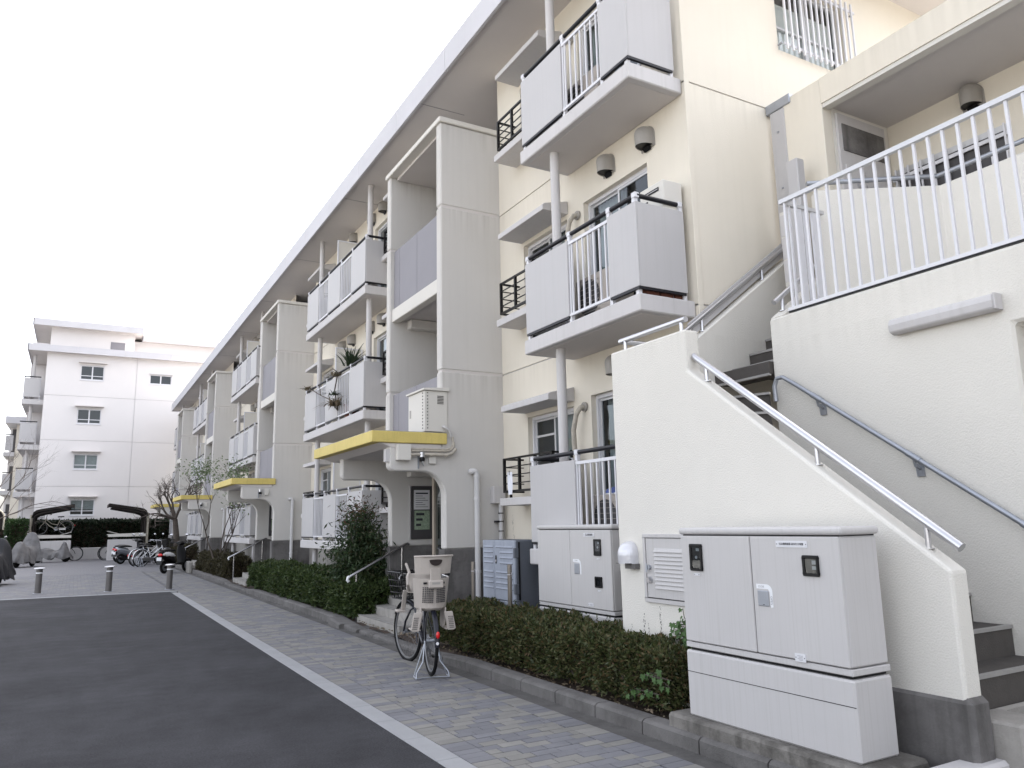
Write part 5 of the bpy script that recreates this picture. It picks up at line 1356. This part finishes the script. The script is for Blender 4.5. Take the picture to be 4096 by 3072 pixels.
    if stand:
        s_ = part('stand', b); q = MB()
        for s in (-1, 1):
            q.tube([(s*.06, .0, r+lift), (s*.09, -.05, .16), (s*.165, -.10, .06), (s*.17, -.12, .012)], .007, 6)
            q.tube([(s*.065, .0, r+lift-.03), (s*.17, .02, .012)], .007, 6); q.tube([(s*.17, -.12, .012), (s*.17, .02, .012)], .007, 6)
        q.tube([(-.17, -.12, .012), (-.06, -.09, .012), (.06, -.09, .012), (.17, -.12, .012)], .008, 6); q.build('stand_wire', 'galv', s_, smooth=True)
    q = MB(); q.ell((0, -r-.05, r+lift+.10), (.02, .018, .035)); q.build('reflector', 'red', b, smooth=True)
    if child: child_seats(b, r, lift)
    for o in front:
        pv_ = Vector((0, .90, 0)); o.rotation_euler.z = steer; o.location = pv_-Matrix.Rotation(steer, 3, 'Z')@pv_
    return b
def child_seats(b, r, lift):
    s = part('rear_child_seat', b); m = 'ivory'
    def shell(z0, z1, w0, w1, yb, dp, th=.012, n=14, lean=0.0, gaps=None):
        q = MB(); Z = np.linspace(z0, z1, 9)
        def P(u, z, o):
            t = (z-z0)/(z1-z0); w = w0+(w1-w0)*t; a = (u-.5)*PI*1.0
            x = (w-o)*math.sin(a); y = yb-lean*t+(dp*(1-math.cos(a)))+o*math.cos(a); return (x, y, z)
        U = np.linspace(0, 1, n)
        for i in range(n-1):
            for j in range(8):
                q.add([P(U[i],Z[j],0), P(U[i+1],Z[j],0), P(U[i+1],Z[j+1],0), P(U[i],Z[j+1],0)], [(0,1,2,3)])
                q.add([P(U[i],Z[j],th), P(U[i+1],Z[j],th), P(U[i+1],Z[j+1],th), P(U[i],Z[j+1],th)], [(3,2,1,0)])
            for z in (z0, z1): q.add([P(U[i],z,0), P(U[i+1],z,0), P(U[i+1],z,th), P(U[i],z,th)], [(0,1,2,3)])
        for u in (0, 1):
            for j in range(8): q.add([P(u,Z[j],0), P(u,Z[j+1],0), P(u,Z[j+1],th), P(u,Z[j],th)], [(0,1,2,3)])
        return q
    yb = -.20
    shell(.70, 1.0, .165, .19, yb, .24, lean=.05).build('seat_back', m, s, smooth=True)
    q = MB(); q.loft([[(w_*math.cos(a), .02+(-.19 if 0 else 0)+d_*math.sin(a), z) for a in np.linspace(0, 2*PI, 25)[:-1]] for z, w_, d_ in ((.665, .10, .14), (.68, .145, .18), (.71, .165, .205), (.73, .165, .205))]); q.build('seat_pan', m, s, smooth=True)
    shell(1.045, 1.225, .185, .20, yb-.06, .15, lean=.03).build('headrest', m, s, smooth=True)
    q = MB(); q.tube([(-.20, yb+.03, 1.222), (-.12, yb-.075, 1.226), (0, yb-.095, 1.226), (.12, yb-.075, 1.226), (.20, yb+.03, 1.222)], .010, 8); q.build('headrest_rim', m, s, smooth=True)
    q = MB(); q.prism([(.065*math.cos(t)*(1 if math.sin(t) < 0 else 1), 1.185+(.055*math.sin(t) if math.sin(t) < 0 else .008*math.sin(t))) for t in np.linspace(0, 2*PI, 25)[:-1]], 'y', yb-.098, yb-.078); q.build('headrest_slot', 'slot', s)
    q = MB(); q.box(-.055, .055, yb-.078, yb-.05, .90, 1.10); q.build('adjuster_post', m, s, bevel=.006)
    for x in (-.045, -.03, -.015, .0, .015, .03, .045): MB().box(x-.003, x+.003, yb-.083, yb-.0775, .93, 1.10).build('rib', 'ivory', s)
    q = MB(); q.box(-.075, .075, yb-.10, yb-.055, .91, .985); q.build('clamp', m, s, bevel=.008)
    MB().box(-.042, .042, yb-.102, yb-.0995, .945, .968).build('clamp_label', 'hood', s)
    for x in (-.10, .085): MB().box(x-.018, x+.018, yb-.035, yb-.02, .945, .965).build('slot', 'black', s)
    for s_ in (-1, 1):
        # perforated back panel and leg guards with foot rests
        q = MB()
        for i in range(6):
            for j in range(9):
                x = s_*(.022+.018*i); z = .765+.018*j; y = yb+.24*(1-math.cos(math.asin(min(.95, abs(x)/.17))))-.014-.05*(z-.7)/.3
                q.box(x-.0062, x+.0062, y-.002, y+.004, z-.0062, z+.0062)
        q.build('perforation', 'board', s)
        q = MB(); q.prism([(-.15, .70), (-.15, .60), (-.10, .52), (-.06, .49), (.10, .49), (.12, .55), (.06, .72)], 'x', s_*.12, s_*.135); q.build('leg_guard', m, s, bevel=.004)
        q = MB(); q.prism([(s_*.11, .66), (s_*.20, .66), (s_*.235, .49), (s_*.215, .475), (s_*.15, .475)], 'y', -.155, -.14); q.build('foot_shield', m, s, bevel=.004)
        q = MB()
        for i in range(4):
            for j in range(7): q.box(s_*(.158+.013*i+.002*(6-j)*1.3)-.004, s_*(.158+.013*i+.002*(6-j)*1.3)+.004, -.1585, -.1552, .50+.018*j-.005, .50+.018*j+.005)
        q.build('perforation', 'board', s)
        MB().box(s_*.13, s_*.22, -.14, .08, .478, .49).build('foot_rest', m, s, bevel=.003)
    f = part('front_child_seat', b)
    q = MB()
    for s_ in (-1, 1): q.tube([(s_*.13, .56, 1.02), (s_*.16, .50, .98), (s_*.16, .48, .90), (s_*.14, .56, .83), (s_*.13, .68, .85)], .018, 8)
    q.tube([(-.14, .72, 1.10), (-.16, .60, 1.115), (-.13, .56, 1.02)], .015, 8); q.tube([(.14, .72, 1.10), (.16, .60, 1.115), (.13, .56, 1.02)], .015, 8)
    q.build('arm_guard', m, f, smooth=True)
    q = MB(); q.loft([[(.14*math.cos(a), .64+.10*math.sin(a), z) for a in np.linspace(0, 2*PI, 21)[:-1]] for z in (.80, .88, .97, 1.0)]); q.build('seat_shell', m, f, smooth=True)
    for s_ in (-1, 1):
        q = MB(); q.bar((s_*.15, .72, .82), (s_*.16, .80, .60), .05, .02, (0, 1, 0)); q.box(s_*.10-.04, s_*.20+(.04 if s_ > 0 else -.04), .74, .90, .575, .60); q.build('foot_rest', m, f, bevel=.006)
    q = MB(); q.tube([(-.005, -r-.045, r+lift+.02), (-.005, -r-.055, r+lift+.02)], .015, 8); q.build('sticker', 'white', b)

hd_ = math.atan2(-.24, 1.11)
nbk = bicycle('navy city bicycle with beige child seats and a black wire basket parked by the steps', (3.30, 7.67, 0), hd_, 'navy', True, True, True, lift=.03, steer=math.radians(17))
bicycle('white city bicycle nearest in the row before the right shelter', (2.55, 37.2, 0), math.radians(-62), 'white', True, False, True, group='bicycles parked before the right shelter', spokes=16)
bicycle('white city bicycle second in the row before the right shelter', (2.42, 37.9, 0), math.radians(-60), 'white', True, False, True, group='bicycles parked before the right shelter', spokes=16)
bicycle('dark city bicycle third in the row, half hidden by the white ones', (2.5, 39.0, 0), math.radians(-62), 'black', True, False, True, group='bicycles parked before the right shelter', spokes=12)
bicycle('pale city bicycle on the upper rack of the left shelter', (-.45, 48.7, 1.40), math.radians(90), 'gold', True, False, False, spokes=12)

# ================================================================ SCOOTERS AND COVERED MACHINES
def scooter(label, loc, rot, body='white', tail='black', low=False, group=None, plate_=True, helmet=False):
    s = thing('scooter' if not low else 'motorcycle', label, 'scooter' if not low else 'motorcycle', loc, rot, group, local=True); r = .21 if not low else .27; wb = 1.18 if not low else 1.25
    for y in (0, wb):
        w = part('wheel', s); q = MB(); q.tube([(0, y+(r-.045)*math.cos(a), r+(r-.045)*math.sin(a)) for a in np.linspace(0, 2*PI, 29)[:-1]], .045, 8, closed=True); q.build('tyre', 'rubber', w, smooth=True)
        q = MB(); q.tube([(-.03, y, r), (.03, y, r)], r-.08, 20); q.build('rim', 'steel' if low else 'galv', w)
    def ring(y, w_, zc, h): return [(w_*math.cos(a)*(1-.15*max(0, -math.sin(a))), y, zc+h*math.sin(a)) for a in np.linspace(0, 2*PI, 15)[:-1]]
    q = MB(); q.loft([ring(-.26, .05, .66, .05), ring(-.2, .11, .62, .10), ring(0, .155, .56, .14), ring(.25, .16, .50, .16), ring(.42, .12, .40, .13), ring(.5, .08, .34, .08)]); q.build('tail_body', tail if body == 'white' else body, s, smooth=True)
    if body == 'white':
        for k in (-1, 1):
            q = MB(); q.loft([[(k*(.06+w_*abs(math.cos(a))*.0+w_*(.5+.5*math.cos(a))), y, zc+h*math.sin(a)) for a in np.linspace(0, 2*PI, 13)[:-1]] for y, w_, zc, h in ((-.22, .04, .62, .03), (-.1, .10, .62, .07), (.08, .112, .60, .085), (.24, .112, .58, .06), (.36, .085, .55, .02))]); q.build('side_panel', 'white', s, smooth=True)
    q = MB(); q.loft([ring(-.18, .10, .735, .03), ring(0, .14, .75, .045), ring(.2, .14, .745, .045), ring(.42, .10, .72, .03)]); q.build('saddle', 'black', s, smooth=True)
    q = MB(); q.box(-.13, .13, .42, .85, .26, .32); q.build('foot_board', 'black', s, bevel=.02)
    q = MB(); q.loft([[(w_*math.cos(a), y_+.05*math.sin(a), z) for a in np.linspace(0, 2*PI, 15)[:-1]] for z, w_, y_ in ((.28, .13, .90), (.45, .17, .90), (.65, .18, .88), (.82, .13, .84), (.90, .08, .82))]); q.build('leg_shield', tail if not low else 'navy', s, smooth=True)
    q = MB(); q.loft([ring(.70, .08, .95, .05), ring(.80, .15, .95, .08), ring(.90, .12, .93, .07), ring(.95, .05, .92, .04)]); q.build('handlebar_cowl', tail, s, smooth=True)
    q = MB(); q.tube([(-.33, .70, .98), (-.15, .79, .97), (.15, .79, .97), (.33, .70, .98)], .014, 8); q.build('handlebar', 'black', s, smooth=True)
    for k in (-1, 1):
        m_ = part('mirror', s); q = MB(); q.tube([(k*.22, .77, .98), (k*.26, .74, 1.12), (k*.28, .72, 1.19)], .007, 6); q.build('mirror_stalk', 'black', m_)
        q = MB(); q.ell((k*.29, .705, 1.225), (.065, .02, .045)); q.build('mirror_glass', 'chrome', m_, smooth=True)
    q = MB(); q.tube([(0, wb, r), (0, .93, .80)], .035, 8); q.build('fork', tail, s)
    q = MB(); A = np.linspace(.2, PI*.9, 12)
    for i in range(11):
        for xa, xb in ((-.06, 0), (0, .06)): q.add([(x, wb+(r+.03)*math.cos(a), r+(r+.03)*math.sin(a)) for x, a in ((xa, A[i]), (xb, A[i]), (xb, A[i+1]), (xa, A[i+1]))], [(0,1,2,3)])
    q.build('front_mudguard', tail, s, smooth=True)
    q = MB(); q.box(-.11, .11, -.05, .4, .16, .34); q.build('engine', 'black', s, bevel=.03)
    q = MB(); q.tube([(.13, .35, .2), (.14, .1, .22), (.14, -.22, .27)], [.03, .05, .05], 10); q.build('exhaust', 'steel' if low else 'black', s, smooth=True)
    q = MB(); q.ell((0, -.25, .60), (.085, .05, .05)); q.build('tail_lamp', 'red', s, smooth=True)
    for k in (-1, 1):
        q = MB(); q.ell((k*.13, -.20, .60), (.035, .05, .03)); q.build('indicator', 'red' if low else 'ivory', s, smooth=True)
    MB().prism([(-.26, .52), (-.30, .30), (-.28, .29), (-.24, .52)], 'x', -.09, .09).build('rear_mudguard', tail, s)
    if plate_: MB().bar((-.085, -.30, .47), (.085, -.30, .47), .006, .11).build('number_plate', 'white', s)
    return s
scooter('black and white scooter with a tall mirror parked just behind the right bollard', (2.88, 30.7, 0), math.radians(-40), 'white', 'black')
q = MB()
scooter('silver scooter with a red tail lamp at the left of the parked row', (1.95, 41.0, 0), math.radians(-62), 'galv', 'black', group='scooters before the right shelter')
scooter('dark motorcycle with a red tail against the right shelter wall', (1.95, 42.6, 0), math.radians(-66), 'navy', 'black', True, group='scooters before the right shelter')
scooter('dark scooter with mirrors in the middle of the parked row', (2.75, 39.6, 0), math.radians(-62), 'navy', 'black', group='scooters before the right shelter', plate_=False)
scooter('dark motorcycle half hidden behind the grey covered scooter', (-2.75, 43.5, 0), math.radians(30), 'navy', 'black', True)
def covered(label, loc, rot, L, Hh, Wd, m, seed, hump=(.35, .8), strap=None):
    """cloth draped over a two-wheeler: a ridge with peaks over saddle and mirrors, folds hanging from it"""
    c = thing('covered_scooter', label, 'scooter cover', loc, rot, local=True); q = MB(); rings = []; n = 41; NY = 54
    rg = random.Random(seed); ph = [rg.uniform(0, 6.28) for _ in range(8)]
    def tri(a): return abs(((a/PI) % 2)-1)*2-1
    for i in range(NY):
        t = i/(NY-1); y = L*(t-.5); e = abs(2*t-1)
        top = Hh*(.55+.45*math.exp(-((t-hump[1])/.10)**2)+.17*math.exp(-((t-hump[0])/.20)**2))*(1-.62*e**6)
        w = Wd*(.72+.28*math.exp(-((t-hump[1])/.2)**2))*(1-.7*e**5)
        ring = []
        for k in range(n):
            u = -1+2*k/(n-1); a = abs(u); sg = 1 if u > 0 else -1
            hem = .20+.07*math.sin(t*19+ph[0]+sg)
            z = top-(top-hem)*a**1.25
            x = sg*w*(.10*(a > 0)+.9*a**.55)
            fold = a**.8*(.075*tri(t*34+ph[1]+sg*2+a*3.2)+.05*math.sin(t*21+ph[2]-a*4+sg))
            ring.append((x*(1+fold*1.6), y+.05*a*math.sin(t*13+ph[3]+sg+a*3), z+.025*math.sin(a*9+t*17+ph[4])*(1-a*.3)))
        rings.append(ring)
    for i in range(NY-1):
        for k in range(n-1): q.add([rings[i][k], rings[i][k+1], rings[i+1][k+1], rings[i+1][k]], [(0,1,2,3)])
    q.add(rings[0], [tuple(range(n))]); q.add(rings[-1], [tuple(range(n))])
    q.build('cover', m, c, smooth=True)
    for y in (-L*.33, L*.33):
        q = MB(); q.tube([(0, y+.17*math.cos(a), .22+.17*math.sin(a)) for a in np.linspace(0, 2*PI, 21)[:-1]], .05, 8, closed=True); q.build('tyre', 'rubber', c, smooth=True)
        q = MB(); q.tube([(-.03, y, .22), (.03, y, .22)], .15, 16); q.build('wheel', 'rubber', c)
    if strap:
        i = int(NY*.5); q = MB()
        q.add([p for k in range(5, 15) for p in ((rings[i][k][0]*1.03, rings[i][k][1], rings[i][k][2]+.012), (rings[i+4][k][0]*1.03, rings[i+4][k][1], rings[i+4][k][2]+.012))], [(2*k, 2*k+1, 2*k+3, 2*k+2) for k in range(9)]); q.build('strap', strap, c)
    return c
covered('scooter under a crumpled grey cover with a blue strap, before the left shelter', (-1.90, 41.9, 0), math.radians(-28), 1.8, 1.58, .55, 'greycover', 3, (.25, .72), 'bluecloth')
covered('low bicycle under a shiny grey cover against the left shelter wall', (-.95, 46.9, 0), math.radians(-80), 1.9, 1.05, .42, 'greycover', 9, (.3, .78))
covered('motorcycle under a charcoal cover cut by the left edge of the picture', (-2.02, 28.2, 0), math.radians(-8), 1.9, 1.42, .46, 'darkcover', 5, (.3, .7))

# ================================================================ BICYCLE SHELTERS
def shelter(label, px, s, y0, y1, lab2):
    t = thing('bicycle_shelter', label, 'bicycle shelter', (px, y0, 0))
    def outl(off): return [(px+s*x, z) for x, z in ([(0-off*.2, 2.30), (.05, 2.48+off), (.18, 2.58+off), (.40, 2.64+off), (1.9, 2.88+off)])]
    lo, hi = outl(0), outl(.10)
    MB().prism(lo+hi[::-1], 'y', y0, y1).build('roof', 'brownroof', t)
    for i in range(7):
        y = y0+(y1-y0)*(i+.02)/6.1
        q = MB(); q.tube([(a, y, b+.012) for a, b in hi], .016, 6); q.build('roof_rib', 'brownroof', t)
    MB().box(px+s*1.89-.03, px+s*1.89+.03, y0-.01, y1, 2.83, 2.99).build('gutter', 'brownroof', t)
    for y in (y0+.05, (y0+y1)/2, y1-.15):
        q = MB(); q.tube([(px-s*.06, y+.05, 0), (px-s*.06, y+.05, 2.46)], .05, 10); q.build('post', 'gold', t, smooth=True)
        q = MB(); q.tube([(px+s*.08, y+.05, 0), (px+s*.08, y+.05, 2.15), (px+s*.11, y+.05, 2.36), (px+s*.22, y+.05, 2.46), (px+s*.5, y+.05, 2.55), (px+s*1.75, y+.05, 2.78)], [.05, .05, .06, .07, .07, .05], 10); q.build('arm', 'brownroof', t, smooth=True)
    rk = part('rack', t)
    for y in (y0+.25, y0+.75, y0+1.25, y0+1.75, y0+2.25):
        MB().bar((px+s*.05, y, 1.38), (px+s*1.85, y, 1.33), .12, .05).build('tray', 'edge', rk)
        q = MB(); q.tube([(px+s*1.3, y-.06, 1.36), (px+s*1.85, y-.06, 1.52), (px+s*1.85, y+.06, 1.52), (px+s*1.3, y+.06, 1.36)], .014, 6); q.build('wheel_guide', 'edge', rk)
    MB().box(px+s*.02, px+s*1.86, y0+.02, y0+.07, 1.22, 1.36).build('beam', 'edge', rk)
    MB().box(px+s*.3, px+s*1.87, y0-.12, y0-.02, -.02, 1.08).build('screen_wall', 'slab', t, bevel=.015)
    return t
shelter('left bicycle shelter with a brown cantilever roof and a bicycle on its upper rack', -2.02, 1, 48.1, 50.8, '')
shelter('right bicycle shelter with a brown cantilever roof and an empty upper rack', 3.42, -1, 47.1, 49.9, '')
for i in range(3):
    bicycle(('bicycle wheel showing past the left shelter wall', 'first bicycle showing past the right shelter wall', 'second bicycle showing past the right shelter wall')[i], ((-1.12, 48.5, 0), (2.72, 47.6, 0), (2.80, 48.2, 0))[i], math.radians((-90, 90, 90)[i]), 'black', False, False, False, spokes=10)
gs = thing('bicycle_shelter', 'shelter end with arched brown panels at the far left edge', 'bicycle shelter', (-4.2, 43.5, 0))
for x in (-4.05, -3.25):
    pass
q = MB(); q.prism([(-3.62, 1.75), (-3.62, 2.25)]+[(-3.32+.30*math.cos(t), 2.25+.35*math.sin(t)) for t in np.linspace(PI, 0, 11)]+[(-3.02, 2.25), (-3.02, 1.75)], 'y', 44.0, 44.06); q.build('end_panel', 'brownroof', gs)
q = MB(); q.prism([(-4.32, 1.75), (-4.32, 2.25)]+[(-4.02+.30*math.cos(t), 2.25+.35*math.sin(t)) for t in np.linspace(PI, 0, 11)]+[(-3.72, 2.25), (-3.72, 1.75)], 'y', 44.0, 44.06); q.build('end_panel', 'brownroof', gs)
for xc in (-3.32, -4.02):
    q = MB(); q.tube([(xc+.34, 43.98, 1.7)]+[(xc+.34*math.cos(t), 43.98, 2.25+.39*math.sin(t)) for t in np.linspace(0, PI, 13)]+[(xc-.34, 43.98, 1.7)], .035, 8); q.build('end_frame', 'gold', gs, smooth=True)
q = MB(); q.tube([(-3.67, 44.0, 0), (-3.67, 44.0, 1.75)], .06, 10); q.build('post', 'gold', gs, smooth=True)

# the machines by the shelters are full-size adult models, a little larger than the base pattern
for o in COL.objects:
    if o.parent is None and o.get('category') in ('bicycle', 'scooter', 'motorcycle') and o.location.y > 25: o.scale = (1.1, 1.1, 1.1)
